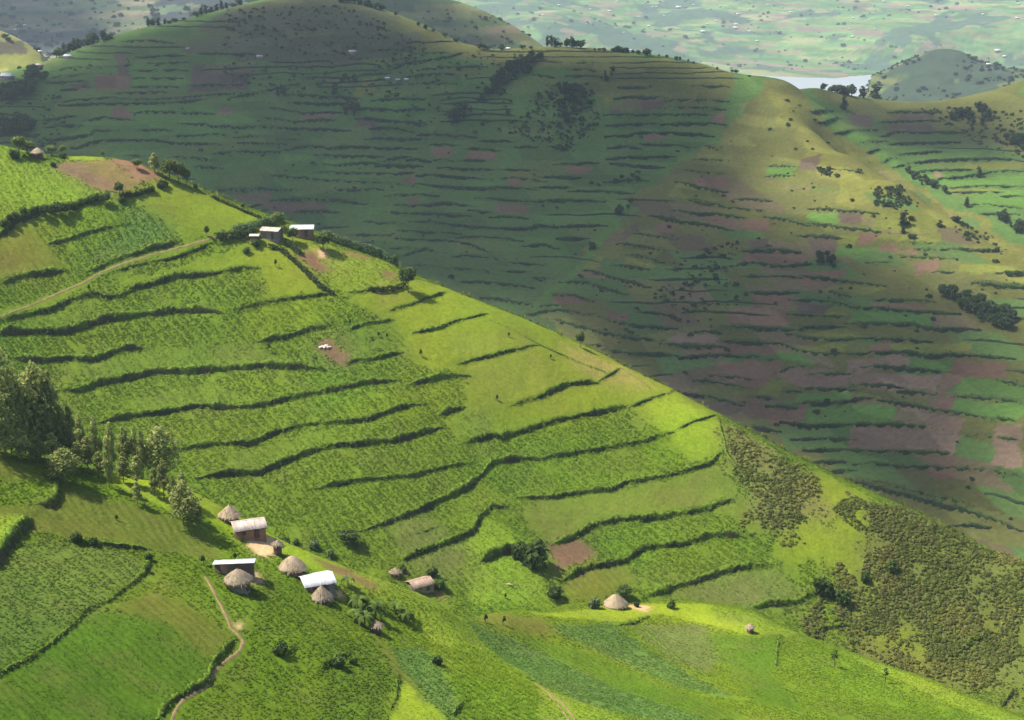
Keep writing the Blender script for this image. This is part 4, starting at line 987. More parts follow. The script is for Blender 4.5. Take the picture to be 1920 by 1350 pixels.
def scatter(name, P, kind, scl, col, label, cat):
    n = len(P)
    me = bpy.data.meshes.new(name)
    me.vertices.add(n); me.vertices.foreach_set('co', np.asarray(P, np.float32).ravel())
    a = me.attributes.new('rot', 'FLOAT_VECTOR', 'POINT')
    r = np.stack([prng.normal(size=n) * 0.14, prng.normal(size=n) * 0.14, prng.rand(n) * 6.283], -1).astype(np.float32)
    a.data.foreach_set('vector', r.ravel())
    a = me.attributes.new('scl', 'FLOAT_VECTOR', 'POINT')
    s = np.repeat(np.asarray(scl, np.float32)[:, None], 3, 1); s[:, 2] *= (0.55 + 0.5 * prng.rand(n)) if cat == 'crops' else (0.75 + 0.5 * prng.rand(n))
    a.data.foreach_set('vector', s.ravel().astype(np.float32))
    a = me.attributes.new('kind', 'INT', 'POINT'); a.data.foreach_set('value', np.asarray(kind, np.int32))
    a = me.attributes.new('icol', 'FLOAT_COLOR', 'POINT')
    c = np.ones((n, 4), np.float32); c[:, :3] = col
    a.data.foreach_set('color', c.ravel())
    o = link(name, me)
    md = o.modifiers.new('plants', 'NODES'); md.node_group = NG
    tag(o, label, cat, kind='stuff')
    return o


def sample_hill(H, n):
    th = H.th[0] + (H.th[-1] - H.th[0]) * prng.rand(n)
    r = np.sqrt(H.r[0] ** 2 + (H.r[-1] ** 2 - H.r[0] ** 2) * prng.rand(n))
    x = r * np.sin(th); y = r * np.cos(th)
    return x, y, H.at(x, y), th, r


def in_frame(x, y, z, m=200):
    d = np.stack([x, y, z - CAM_Z], -1)
    zc = d[:, 1] * CP - d[:, 2] * SP
    px = 960 + F_PX * d[:, 0] / zc
    py = 675 - F_PX * (d[:, 1] * SP + d[:, 2] * CP) / zc
    return (px > -m) & (px < 1920 + m) & (py > -m) & (py < 1350 + m), px, py


PATHS = {id(HA): ['322,1352 328,1335 340,1316 387,1288 410,1250 450,1220 457,1203 445,1188 433,1178 425,1158 417,1140 405,1118 395,1098 385,1082', '1005,1282 1030,1300 1055,1318 1080,1350'],
         id(HB): ['0,593 60,572 110,550 157,530 187,512 233,493 283,478 333,465 400,446 440,440']}


def crops(name, H, cls, colgrid, dmul, smul, label):
    area = 0.5 * (H.th[-1] - H.th[0]) * (H.r[-1] ** 2 - H.r[0] ** 2)
    dmax = 1.7 * dmul
    x, y, z, th, r = sample_hill(H, int(area * dmax))
    ok, px, py = in_frame(x, y, z)
    ok &= H.visible(x, y, z, 1.2)
    i = np.clip(((th - H.th[0]) / (H.th[1] - H.th[0])).round().astype(int), 0, len(H.th) - 1)
    j = np.clip(np.interp(r, H.r, np.arange(len(H.r))).round().astype(int), 0, len(H.r) - 1)
    cl = cls[i, j]
    D = np.array([CLS[c][2] for c in CLN])[cl]; K = np.array([CLS[c][1] for c in CLN])[cl]; S = np.array([CLS[c][3] for c in CLN])[cl]
    ok &= (prng.rand(len(x)) < D * dmul / dmax) & (K >= 0)
    ok &= (fbm(x / 5.0, y / 5.0, 3, 71) > 0.27)          # thin patches in the stand
    for pl_ in PATHS[id(H)]:
        for q in resample(H.hits(dens(pts(pl_), 4)), 0.8)[0]:
            ok &= ~(((x - q[0]) ** 2 + (y - q[1]) ** 2) < 0.75)
    C = colgrid[i, j]
    ok &= ~np.isin(cl, ROWED) | (furrow(x, y, 1.5 if H is HA else 2.2) > -0.55 - 0.5 * prng.rand(len(x)))
    pl = lambda a: a[ok]
    x, y, z, K, S, C = map(pl, (x, y, z, K, S, C))
    # scrub: grass between the bushes
    n = len(x)
    c = C * (0.88 + 0.3 * prng.rand(n, 1)) * 1.38 * (0.85 + 0.3 * fbm(x / 3.0, y / 3.0, 2, 79))[:, None]
    s = S * smul * (0.65 + 0.7 * prng.rand(n))
    # plants grow in uneven stands
    u_ = (0.8 * x + 0.6 * y); w_ = (-0.6 * x + 0.8 * y)
    s *= 0.8 + 0.45 * fbm(u_ / 1.4, w_ / 5.5, 2, 73)
    return scatter(name, np.stack([x, y, z - 0.05], -1), K, s, c, label, 'crops')


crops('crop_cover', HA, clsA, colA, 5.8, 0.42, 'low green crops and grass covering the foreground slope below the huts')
crops('crop_cover', HB, clsB, colB, 5.8, 0.41, 'low green crops and grass covering the sunlit terraced hill')


def in_zone(H, win, poly, n, jit=0.0):
    """n random ground points inside a traced outline"""
    o, k = C_WIN[win]
    P = ground_poly(H, pts(poly, o, k))
    lo, hi = P[:, :2].min(0), P[:, :2].max(0)
    out = []
    while len(out) < n:
        q = lo + (hi - lo) * prng.rand(n * 4, 2)
        jx_ = q[:, 0] + (fbm(q[:, 0] / 9, q[:, 1] / 9, 3, 7) - 0.5) * jit; jy_ = q[:, 1] + (fbm(q[:, 0] / 9, q[:, 1] / 9, 3, 9) - 0.5) * jit
        q = q[inpoly(jx_, jy_, P)]
        out += list(q[:n - len(out)])
    q = np.array(out)
    return np.stack([q[:, 0], q[:, 1], H.at(q[:, 0], q[:, 1])], -1)


# scrub on the scrubby end of the terraced hill
ps = [in_zone(HB, 'p', '1360,795 1440,838 1530,885 1535,935 1500,1015 1440,1010 1400,930', 2200, 22), in_zone(HB, 'p', '1635,934 1925,1062 1925,1345 1640,1240 1500,1145 1560,1105 1600,1045', 15000, 26),
      in_zone(HB, 'p', '1430,960 1500,960 1510,1030 1450,1020', 120), in_zone(HB, 'p', '1540,1060 1610,1090 1760,1270 1640,1235 1520,1160', 300)]
P = np.concatenate(ps)
P = P[fbm(P[:, 0] / 7, P[:, 1] / 7, 3, 19) > 0.30 + 0.20 * prng.rand(len(P))]
n = len(P)
tone = fbm(P[:, 0] / 12, P[:, 1] / 12, 3, 15)[:, None]
c = np.where(tone > 0.5, (0.27, 0.285, 0.065), (0.205, 0.24, 0.055)) * (0.7 + 0.6 * prng.rand(n, 1))
c = np.where((prng.rand(n, 1) < 0.35) & (fbm(P[:, 0] / 10, P[:, 1] / 10, 3, 27) > 0.53)[:, None], (0.23, 0.225, 0.075), c)
sz = 0.20 + 0.95 * prng.rand(n) ** 8
kd = np.where(prng.rand(n) < 0.45, 0, 3)
scatter('scrub', P, kd, np.where(kd == 0, 0.7 + 0.6 * prng.rand(n), sz), c, 'rough olive scrub on the dry right end of the terraced hill', 'scrub')

# rough grass and low growth breaking the crest line of the terraced hill
cr = np.array([HB.hit(x_, -200) for x_ in np.arange(300, 1920, 1.6)])
cr = cr[prng.rand(len(cr)) < 0.75 * fbm(cr[:, 0] / 6, cr[:, 1] / 6, 2, 37) + 0.1]
cr[:, :2] += prng.normal(size=(len(cr), 2)) * 1.2
cr[:, 2] = HB.at(cr[:, 0], cr[:, 1])
n = len(cr); kd = prng.choice([1, 2, 3], n, p=[0.5, 0.3, 0.2])
scatter('rough_grass', cr, kd, np.where(kd == 3, 0.35 + 0.6 * prng.rand(n) ** 3, 0.8 + 0.7 * prng.rand(n)), np.array((0.17, 0.20, 0.025)) * (0.7 + 0.6 * prng.rand(n, 1)), 'rough grass along the skyline of the sunlit terraced hill', 'grass')

# scrub and stray bushes on the ridge behind
ps = [in_zone(HC, 'c5', '1150,780 1350,540 1700,480 1650,680 1750,900 1600,1080 1250,1100 1000,920', 150), in_zone(HC, 'c6', '760,610 1000,600 1070,720 950,770 800,740', 130), in_zone(HC, 'c6', '1370,850 1500,860 1700,960 1680,1010 1500,1030 1400,960', 150),
      in_zone(HC, 'c6', '370,470 500,470 520,530 400,520', 40), in_zone(HC, 'c3', '560,380 900,380 980,700 700,900 300,760 420,560', 420), in_zone(HC, 'p', '420,20 640,10 800,80 780,190 600,190 420,160', 420), in_zone(HC, 'p', '0,180 110,180 130,260 60,300 0,300', 120), in_zone(HC, 'p', '700,100 1000,100 960,260 780,260', 180),
      in_zone(HC, 'p', '0,100 1400,150 1000,580 500,400', 110), in_zone(HC, 'p', '1000,600 1440,160 1900,480 1900,1000 1500,870', 170), in_zone(HC, 'c6', '1100,10 1900,10 1906,400 1600,300', 160)]
P = np.concatenate(ps); n = len(P)
c = np.array((0.07, 0.10, 0.036)) * (0.7 + 0.8 * prng.rand(n, 1))
scatter('scrub', P, np.full(n, 3), 0.8 + 2.0 * prng.rand(n) ** 2, c, 'dark scrub and stray bushes dotted over the shaded ridge', 'scrub')
# ------------------------------------------------------------------ trees, shrubs, hedges
trng = np.random.RandomState(33)
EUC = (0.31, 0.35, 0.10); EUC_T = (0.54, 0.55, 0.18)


def trunk_mesh(h, r, lean=0.3, limbs=3, top=0.75):
    b = MB()
    d = trng.normal(size=2) * lean
    P = [(0, 0, -0.8), (0, 0, 0), (d[0] * 0.3, d[1] * 0.3, h * 0.35), (d[0], d[1], h * top)]
    b.tube(P, [r * 1.25, r, r * 0.75, r * 0.25])
    for i in range(limbs):
        a = i * 2.2 + trng.rand(); z = h * (0.3 + 0.3 * trng.rand())
        p0 = np.array([d[0] * 0.4, d[1] * 0.4, z]); p1 = p0 + np.array([math.cos(a), math.sin(a), 1.0]) * h * 0.16
        b.tube([p0, (p0 + p1) / 2 + [0, 0, 0.1], p1], [r * 0.5, r * 0.35, r * 0.12], n=5)
    return b.mesh('trunk', [M_BARK], True)


def euc_proto(slim):
    """billowy, open crown of separate rounded clumps on a pale trunk"""
    lobes = []
    R = 1.25 if slim else 1.8
    for i in range(9 if slim else 12):
        t = (i + 0.5) / (9 if slim else 12)
        z = 2.6 + 6.6 * t; w = (0.55 + 0.75 * math.sin(math.pi * min(1, t * 0.9 + 0.15)) ** 0.8) * R
        a = i * 2.4 + trng.rand(); d = w * (0.35 + 0.5 * trng.rand()) * (1 - 0.6 * t)
        rr = w * (0.55 + 0.25 * trng.rand())
        lobes.append((d * math.cos(a), d * math.sin(a), z, rr, rr, rr * 0.95))
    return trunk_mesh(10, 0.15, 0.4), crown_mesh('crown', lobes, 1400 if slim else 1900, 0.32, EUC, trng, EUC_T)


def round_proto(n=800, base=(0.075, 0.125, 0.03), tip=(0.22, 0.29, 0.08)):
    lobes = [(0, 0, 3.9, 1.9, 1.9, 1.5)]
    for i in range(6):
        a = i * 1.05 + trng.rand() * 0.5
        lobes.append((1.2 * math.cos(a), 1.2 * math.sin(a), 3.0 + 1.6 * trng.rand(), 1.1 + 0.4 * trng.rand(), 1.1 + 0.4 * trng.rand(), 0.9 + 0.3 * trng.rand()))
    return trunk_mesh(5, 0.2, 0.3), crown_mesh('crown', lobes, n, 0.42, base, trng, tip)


def shrub_proto(base, tip, n=330):
    lobes = []
    for i in range(5):
        a = i * 1.3 + trng.rand()
        lobes.append((0.6 * math.cos(a) * trng.rand(), 0.6 * math.sin(a) * trng.rand(), 0.5 + 0.5 * trng.rand(), 0.65, 0.65, 0.55))
    return crown_mesh('shrub', lobes, n, 0.3, base, trng, tip)


def far_proto(col, tall):
    lobes = []
    for i in range(5):
        a = trng.rand() * 6.28
        if tall: lobes.append((0.4 * math.cos(a), 0.4 * math.sin(a), 2.2 + i * 1.3, 1.5 - 0.15 * i, 1.5 - 0.15 * i, 1.2))
        else: lobes.append((1.2 * math.cos(a) * trng.rand(), 1.2 * math.sin(a) * trng.rand(), 2.4 + 1.8 * trng.rand(), 1.6, 1.6, 1.3))
    cm = crown_mesh('tmp', lobes, 170, 0.85, col, trng)
    nv = len(cm.vertices)
    V = np.empty(nv * 3, np.float32); cm.vertices.foreach_get('co', V); V = V.reshape(-1, 3)
    C = np.empty(nv * 4, np.float32); cm.attributes['col'].data.foreach_get('color', C); C = C.reshape(-1, 4)[:, :3]
    q = np.arange(nv).reshape(-1, 4)
    b = MB(); b.tube([(0, 0, -1), (0, 0, 1.5), (0.1, 0, 4.0)], [0.28, 0.2, 0.08], n=6)
    TV = np.concatenate(b.v)
    V2 = np.concatenate([V, TV]); q2 = np.concatenate([q, np.array(b.q) + nv])
    C2 = np.concatenate([C, np.full((len(TV), 3), 0.05)])
    return raw_mesh('tree', V2, q2, None, C2, [M_LEAF])


EUCS = [euc_proto(True) for _ in range(3)] + [euc_proto(False) for _ in range(2)]
ROUND = [round_proto() for _ in range(3)]
LIGHT = [round_proto(800, (0.14, 0.19, 0.045), (0.30, 0.34, 0.08)) for _ in range(2)]
SHRUB = [shrub_proto((0.07, 0.12, 0.028), (0.15, 0.21, 0.05)) for _ in range(3)]
GSHRUB = [shrub_proto((0.14, 0.2, 0.085), (0.30, 0.37, 0.18)) for _ in range(2)]
FARR = [far_proto((0.075, 0.11, 0.04), False) for _ in range(3)] + [far_proto((0.07, 0.10, 0.04), True) for _ in range(2)]


def height_to(H, base, px, top):
    th, te, k = ray(px, top)
    return CAM_Z + float(te) * math.hypot(base[0], base[1]) - base[2]


def tree(H, px, base_py, top_py, w_px, kind, label, group=None, protoH=8.6, protoW=3.6, name='tree'):
    p = H.hit(px, base_py)
    h = max(1.0, height_to(H, p, px, top_py))
    w = w_px * (1.02 if name == 'gum_tree' else 1.0) / F_PX * np.linalg.norm(p - [0, 0, CAM_Z])
    tm, cm = kind
    e = link(name, None, loc=p, rotz=trng.rand() * 6.28, scale=(w / protoW, w / protoW, h / protoH))
    link('trunk', tm, e); link('crown', cm, e, rotz=trng.rand() * 0.8)
    return tag(e, label, 'tree', group)


# eucalyptus grove on the crest above the huts: x, top row, base row, width
GROVE = [(10, 668, 800, 46), (34, 712, 800, 36), (70, 695, 815, 52), (95, 705, 815, 34), (-14, 720, 850, 46), (22, 745, 850, 36), (48, 752, 850, 34), (74, 765, 850, 32), (97, 752, 850, 30), (118, 765, 856, 26),
         (134, 768, 860, 26), (153, 783, 865, 26), (181, 787, 868, 22), (209, 798, 874, 24), (236, 805, 880, 28), (255, 806, 875, 18), (268, 812, 878, 20), (302, 808, 900, 48), (120, 845, 905, 40), (205, 838, 915, 20), (232, 858, 905, 24),
         (257, 858, 912, 26), (166, 822, 884, 28), (146, 832, 886, 26), (308, 868, 938, 24), (344, 912, 985, 40), (343, 886, 940, 22), (258, 905, 948, 18), (326, 895, 955, 20), (290, 880, 930, 20), (10, 800, 856, 40), (40, 810, 862, 36), (70, 820, 868, 34), (100, 815, 872, 30), (186, 850, 895, 24), (372, 945, 978, 18)]
for i, (x, t, b, w) in enumerate(GROVE):
    lab = {0: 'tallest olive gum tree at the left edge of the crest grove', 2: 'broad round-topped gum tree near the left end of the grove', 17: 'wide gum tree with a broad crown at the right end of the grove', 18: 'dark bushy gum tree at the front of the grove by a field corner',
           25: 'dark gum tree standing alone nearest the thatched huts', 35: 'smallest gum tree at the lower right tip of the grove', 27: 'small gum tree with a bare trunk in front of the grove'}.get(i)
    if lab is None: lab = 'slender gum tree in the crowded left half of the crest grove' if x < 140 else 'slender gum tree in the open right half of the crest grove'
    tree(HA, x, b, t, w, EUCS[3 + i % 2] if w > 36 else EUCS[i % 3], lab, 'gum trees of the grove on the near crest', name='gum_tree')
# trees on the terraced hill
TB = [(290, 324, 289, 20, 0, 'slim upright tree beside the brown field on the hilltop'), (257, 318, 297, 18, 1, 'small pale tree at the back edge of the brown field'), (318, 338, 298, 32, 1, 'pale spreading tree on the skyline right of the slim tree'), (335, 342, 302, 24, 1, 'pale leafy tree in the middle of the skyline clump'),
      (350, 348, 314, 18, 1, 'low pale tree at the right end of the skyline clump'), (765, 548, 500, 30, 2, 'leaning dark tree at the lower corner of the hedged garden'), (36, 290, 255, 26, 1, 'leafy tree left of the hilltop hut'), (52, 288, 264, 26, 1, 'leafy tree touching the hilltop hut on its left'), (97, 292, 272, 20, 1, 'leafy tree right of the hilltop hut'),
      (118, 286, 272, 14, 1, 'small pale tree farther right of the hilltop hut'), (193, 297, 281, 7, 1, 'thin pale sapling on the hilltop skyline'), (549, 455, 427, 22, 2, 'dark round tree in front of the white-roofed house'), (607, 470, 436, 34, 2, 'large round tree at the top of the long hedge'), (520, 428, 398, 26, 3, 'tall grey-green tree behind the cream-roofed house'),
      (741, 500, 477, 14, 2, 'small round tree at the lower end of the long hedge'), (388, 445, 423, 9, 2, 'small dark tree standing by the footpath'), (655, 1022, 996, 40, 2, 'flat-topped tree at the valley edge above the rusty-roofed house'), (1172, 1122, 1098, 30, 2, 'leafy tree right behind the thatched hut on the knoll'),
      (112, 407, 378, 26, 2, 'dark tree in the middle of the upper hedgerow'), (84, 408, 383, 18, 2, 'dark tree left of the middle of the upper hedgerow'), (130, 402, 378, 20, 2, 'dark tree right of the middle of the upper hedgerow'), (198, 385, 362, 20, 2, 'round tree at the right end of the upper hedgerow'), (224, 368, 340, 18, 2, 'tall dark bush at the corner of the brown field'),
      (1088, 652, 622, 16, 2, 'lone dark bush on the skyline halfway down the hill')]
for x, b, t, w, k, lab in TB:
    H_ = HA if x == 1172 and False else HB
    kind = {0: EUCS[0], 1: LIGHT[int(x) % 2], 2: ROUND[int(x) % 3], 3: LIGHT[0]}[k]
    tree(H_, x, b, t, w, kind, lab, None, 8.6 if k == 0 else 5.6, 3.6 if k == 0 else 4.8)


def shrub(H, px, py, w, label, group=None, ms=None, hk=1.0):
    p = H.hit(px, py)
    s = w / F_PX * np.linalg.norm(p - [0, 0, CAM_Z]) / 2.3
    ms = ms or SHRUB
    o = link('shrub', ms[trng.randint(len(ms))], loc=p - np.array([0, 0, 0.15 * s]), rotz=trng.rand() * 6.28, scale=(s, s, s * 1.25 * hk))
    return tag(o, label, 'shrub', group)


for i, (x, y) in enumerate([(232, 372), (243, 370), (256, 368), (264, 365), (276, 362), (286, 360), (302, 352), (310, 350), (228, 380)]):
    shrub(HB, x, y, 15 if i != 6 else 20, 'round shrub in the hedge line below the brown hilltop field', 'shrubs below the brown field')
for i, (x, y) in enumerate([(8, 425), (20, 415), (30, 408), (45, 402), (60, 400), (72, 398), (140, 392), (150, 385), (162, 382), (172, 380), (182, 376), (95, 398)]):
    shrub(HB, x, y, 14 + 5 * trng.rand(), 'dark shrub of the upper hedgerow across the lime-green field', 'shrubs of the upper hedgerow')
for x, y, w, lab in [(28, 296, 22, 'dark bush below the trees by the hilltop hut'), (118, 297, 14, 'low dark bush in front of the hilltop skyline'), (100, 312, 12, 'low bush at the corner of the brown hilltop field'), (366, 352, 10, 'small bush on the skyline below the pale trees'), (455, 388, 9, 'tiny bush on the skyline above the farmstead'),
                     (1258, 1140, 20, 'low dark bush on the bright knoll beside the yard'), (1115, 1140, 28, 'pale silvery bush left of the thatched hut on the knoll'), (1193, 1138, 14, 'small bush at the right wall of the thatched hut'), (812, 1078, 24, 'dark bush behind the rusty-roofed house'), (826, 1104, 26, 'dark bush right of the rusty-roofed house'),
                     (755, 1072, 18, 'dark bush right of the small brown hut'), (535, 1022, 22, 'low bush on the slope behind the round granary'), (1000, 1060, 62, 'large dark thicket filling the gully below a terrace'), (975, 1045, 40, 'dark thicket at the upper end of the gully'), (1040, 1120, 36, 'dark thicket in the lower gully near the knoll'),
                     (1545, 1115, 44, 'large dark thicket at the foot of the scrub slope'), (1580, 1130, 34, 'dark thicket right of the large one below the scrub'), (650, 1120, 30, 'dark bush left of the banana clump'), (175, 1022, 22, 'dark round bush on the bank below the olive slope'), (145, 1018, 26, 'spreading bush beside the dark round bush on the bank'), (280, 1050, 18, 'dark bush at the corner of the near field'),
                     (275, 1070, 16, 'dark bush on the edge of the near field below the corner'), (525, 1228, 34, 'dark leafy bush right of the near footpath'), (635, 1250, 30, 'dark bush on the small bank at the bottom centre'), (662, 1245, 18, 'small dark bush right of the bottom centre bank'), (820, 1245, 26, 'leafy bush between the blue-green and blade crops'), (555, 1020, 14, 'small bush on the far side of the crest path'),
                     (590, 1030, 26, 'grey-green bush behind the crest left of the valley'), (620, 1045, 20, 'grey-green bush behind the crest near the valley tree'), (480, 462, 20, 'dark bush in the garden below the small shed'), (462, 475, 16, 'dark bush lower left of the small shed'), (1695, 1275, 20, 'dark shrub on the lower edge of the scrub slope'), (1622, 1090, 22, 'dark shrub among the bright grass of the scrub slope'), (1670, 1070, 26, 'dark shrub high on the scrub slope')]:
    ms = GSHRUB if ('silver' in lab or 'grey-green' in lab) else SHRUB
    H_ = HA if ((y > 1128 and x < 700) or 'knoll' in lab and 'lower gully' not in lab or y > 1200 and x < 1000 or (x < 300 and y > 1000) or 'thatched hut' in lab) else HB
    shrub(H_, x, y, w, lab, None, ms)


def hedge(H, pl, w, h, label, base, tip, n_m=34, name='hedge'):
    P = H.hits(dens(pts(pl), 5)); Q, L = resample(P, 0.5)
    k = int(L * n_m * max(1.0, w))
    i = trng.randint(0, len(Q), k)
    T = np.gradient(Q[:, :2], axis=0); T /= np.linalg.norm(T, axis=1, keepdims=True) + 1e-9
    N = np.stack([-T[:, 1], T[:, 0]], -1)
    s = i * 0.5
    ww = w * (0.6 + 0.7 * fbm(s / 2.2, s * 0 + 3, 2, 7)); hv = h * (0.55 + 0.8 * fbm(s / 2.0, s * 0 + 9, 2, 8))
    a = trng.rand(k) * math.pi; rad = 1 - 0.4 * trng.rand(k) ** 2
    off = np.cos(a) * ww * rad * 0.5; up = np.sin(a) * hv * rad
    C = np.concatenate([Q[i, :2] + N[i] * off[:, None] + T[i] * trng.normal(size=(k, 1)) * 0.3, (H.at(Q[i, 0], Q[i, 1]) + up)[:, None]], 1)
    Nn = np.concatenate([N[i] * np.cos(a)[:, None], np.sin(a)[:, None]], 1) + trng.normal(size=(k, 3)) * 0.55
    f = (np.clip(np.sin(a) - 0.3, 0, 1) * trng.rand(k))[:, None]
    c = (np.array(base) * (1 - f) + np.array(tip) * f) * (0.7 + 0.6 * trng.rand(k, 1))
    org = Q[len(Q) // 2].copy()
    V, q, cc = leaf_quads(C - org, Nn, 0.36 * (0.6 + 0.8 * trng.rand(k)), trng, c)
    o = link(name, raw_mesh(name, V, q, None, cc, [M_LEAF]), loc=org)
    return tag(o, label, 'hedge')


hb, ht = (0.10, 0.17, 0.065), (0.26, 0.34, 0.16)
hedge(HB, '612,448 660,464 700,478 742,492', 2.6, 2.4, 'long grey-green hedge running down the skyline from the white-roofed house', hb, ht)
hedge(HB, '408,452 430,448 455,446 480,440', 3.0, 2.2, 'bushy dark hedge left of the small shed beside the path', (0.06, 0.105, 0.035), (0.14, 0.19, 0.07))
hedge(HB, '440,436 470,428 500,420 530,414', 2.6, 1.8, 'pale hedge behind the cream-roofed house', hb, ht)
hedge(HB, '505,466 525,468 545,485 575,512 600,538 624,552', 1.5, 1.3, 'narrow dark hedge dividing the grass plot from the garden', (0.045, 0.075, 0.025), (0.12, 0.17, 0.06))
hedge(HB, '535,458 552,468 563,478', 1.8, 1.7, 'short dark hedge above the dug brown plot', (0.045, 0.08, 0.025), (0.10, 0.15, 0.045))
hedge(HB, '693,546 715,548 740,545 762,538', 1.6, 1.6, 'low hedge leading to the leaning tree at the garden corner', (0.05, 0.08, 0.02), (0.13, 0.17, 0.05))
hedge(HB, '400,372 430,385 460,398 485,408', 1.2, 0.8, 'thin broken hedge along the skyline above the farmstead', (0.07, 0.11, 0.03), (0.15, 0.2, 0.05))


def sapling(H, px, py, h_px, label):
    p = H.hit(px, py)
    h = h_px / F_PX * np.linalg.norm(p - [0, 0, CAM_Z])
    b = MB(); l = trng.normal(size=2) * 0.08 * h
    b.tube([(0, 0, -0.3), (l[0] * 0.4, l[1] * 0.4, h * 0.45), (l[0], l[1], h * 0.85)], [0.09, 0.07, 0.04], n=6)
    e = link('sapling', None, loc=p)
    link('trunk', b.mesh('trunk', [M_BARK], True), e)
    lob = [(l[0], l[1], h * 0.78, 0.15 * h, 0.15 * h, 0.24 * h), (l[0] + 0.10 * h, l[1], h * 0.6, 0.11 * h, 0.11 * h, 0.12 * h), (l[0] - 0.09 * h, l[1], h * 0.5, 0.09 * h, 0.09 * h, 0.12 * h)]
    link('crown', crown_mesh('crown', lob, 120, 0.2, (0.06, 0.10, 0.026), trng), e)
    return tag(e, label, 'sapling')


for x, y, h, lab in [(590, 688, 26, 'bent dark sapling below the pit with pale stones'), (693, 655, 30, 'bent dark sapling on the green plot right of the dug pit'), (710, 632, 10, 'tiny stump-like sapling upper left of a pair'), (726, 634, 10, 'tiny stump-like sapling upper right of a pair'), (790, 668, 14, 'small dark sapling on the yellow-green grass right of the green plot'),
                     (503, 662, 20, 'dark sapling under the short thick terrace hedge'), (517, 500, 14, 'small dark sapling on the grass plot below the garden hedge'), (383, 1060, 20, 'thin dark sapling left of the grey-roofed house'), (442, 1050, 14, 'small dark sapling behind the grey-roofed house'), (933, 752, 12, 'small bush-like sapling above the ring-shaped bank'), (655, 608, 9, 'tiny sapling on the grass above a terrace'),
                     (1032, 673, 9, 'tiny dark sapling on the yellow upper slope'), (953, 632, 9, 'tiny dark sapling near the skyline grass'), (138, 1008, 8, 'tiny dark sapling on the olive slope'), (218, 975, 9, 'tiny dark sapling on the olive slope below the grove'), (1565, 1250, 34, 'tall spindly sapling on the lime-green field'), (1660, 1280, 30, 'spindly sapling at the right of the lime-green field'), (910, 1168, 18, 'left one of two thin stems in the hollow'), (942, 1172, 18, 'right one of two thin stems in the hollow'),
                     (168, 545, 12, 'small dark sapling beside the footpath'), (780, 1040, 12, 'small sapling on the thin terrace line above the rusty-roofed house'), (948, 1122, 10, 'tiny sapling in the bright hollow below the gully')]:
    sapling(HA if (y > 1140 or x == 383 or x == 442 or (x < 230 and y > 900)) else HB, x, y, h, lab)


def banana(H, px, py, h_px, label, n=9):
    p = H.hit(px, py)
    h = h_px / F_PX * np.linalg.norm(p - [0, 0, CAM_Z])
    e = link('banana_plant', None, loc=p, rotz=trng.rand() * 6)
    b = MB(); b.tube([(0, 0, -0.3), (0, 0, h * 0.3), (0.05, 0, h * 0.55)], [0.17, 0.14, 0.08])
    link('stem', b.mesh('stem', [M_BARK], True), e)
    for i in range(n):
        a = i * 2.4 + trng.rand() * 0.5; L = h * (0.55 + 0.25 * trng.rand()); d = np.array([math.cos(a), math.sin(a), 0]); s = np.array([-d[1], d[0], 0])
        V = []; K = 6; up = 0.75 + 0.5 * trng.rand()
        for j in range(K + 1):
            t = j / K; c = d * L * t * (1 - 0.2 * t) + np.array([0, 0, h * 0.5 + L * (up * t - 1.25 * t * t)])
            w = 0.11 * h * math.sin(math.pi * min(1, 0.12 + 0.88 * t)) + 0.02
            V += [c - s * w - [0, 0, 0.05], c + [0, 0, 0.03], c + s * w - [0, 0, 0.05]]
        q = [(3 * j + k, 3 * j + 3 + k, 3 * j + 4 + k, 3 * j + 1 + k) for j in range(K) for k in (0, 1)]
        cc = np.array((0.13, 0.2, 0.035)) * (0.6 + 0.7 * trng.rand())
        link('leaf', raw_mesh('leaf', V, q, None, np.broadcast_to(cc, (len(V), 3)), [M_LEAF]), e)
    return tag(e, label, 'banana plant')


for x, y, h, lab in [(672, 1145, 40, 'banana plant at the upper left of the clump by the huts'), (690, 1155, 42, 'tallest banana plant in the middle of the clump'), (704, 1160, 36, 'banana plant at the right of the clump'), (684, 1175, 40, 'banana plant at the bottom of the clump'), (668, 1165, 34, 'banana plant at the lower left of the clump'), (712, 1145, 26, 'small banana plant at the upper right of the clump'),
                     (760, 1168, 34, 'lone dark-leaved banana plant right of the clump'), (742, 1150, 28, 'lone upright banana plant between the clump and the valley'), (652, 1098, 26, 'thin banana plant beside the crest path'), (770, 1160, 20, 'small banana plant beside the lone dark-leaved one')]:
    banana(HA, x, y, h, lab)

# ---- trees on the ridge behind
def far_tree(H, x, y, h_px, label, group, tall=False):
    p = H.hit(x, y)
    d = np.linalg.norm(p - [0, 0, CAM_Z]); h = h_px / F_PX * d
    me = FARR[3 + trng.randint(2)] if tall else FARR[trng.randint(3)]
    s = h / (9.2 if tall else 5.4)
    w_ = s * (0.9 + 0.7 * trng.rand()) * (1.25 if tall else 1.1)
    o = link('tree', me, loc=p - np.array([0, 0, 1.6 * s * trng.rand()]), rotz=trng.rand() * 6.28, scale=(w_, w_ * (0.8 + 0.4 * trng.rand()), s * (0.8 + 0.5 * trng.rand())))
    return tag(o, label, 'tree', group)


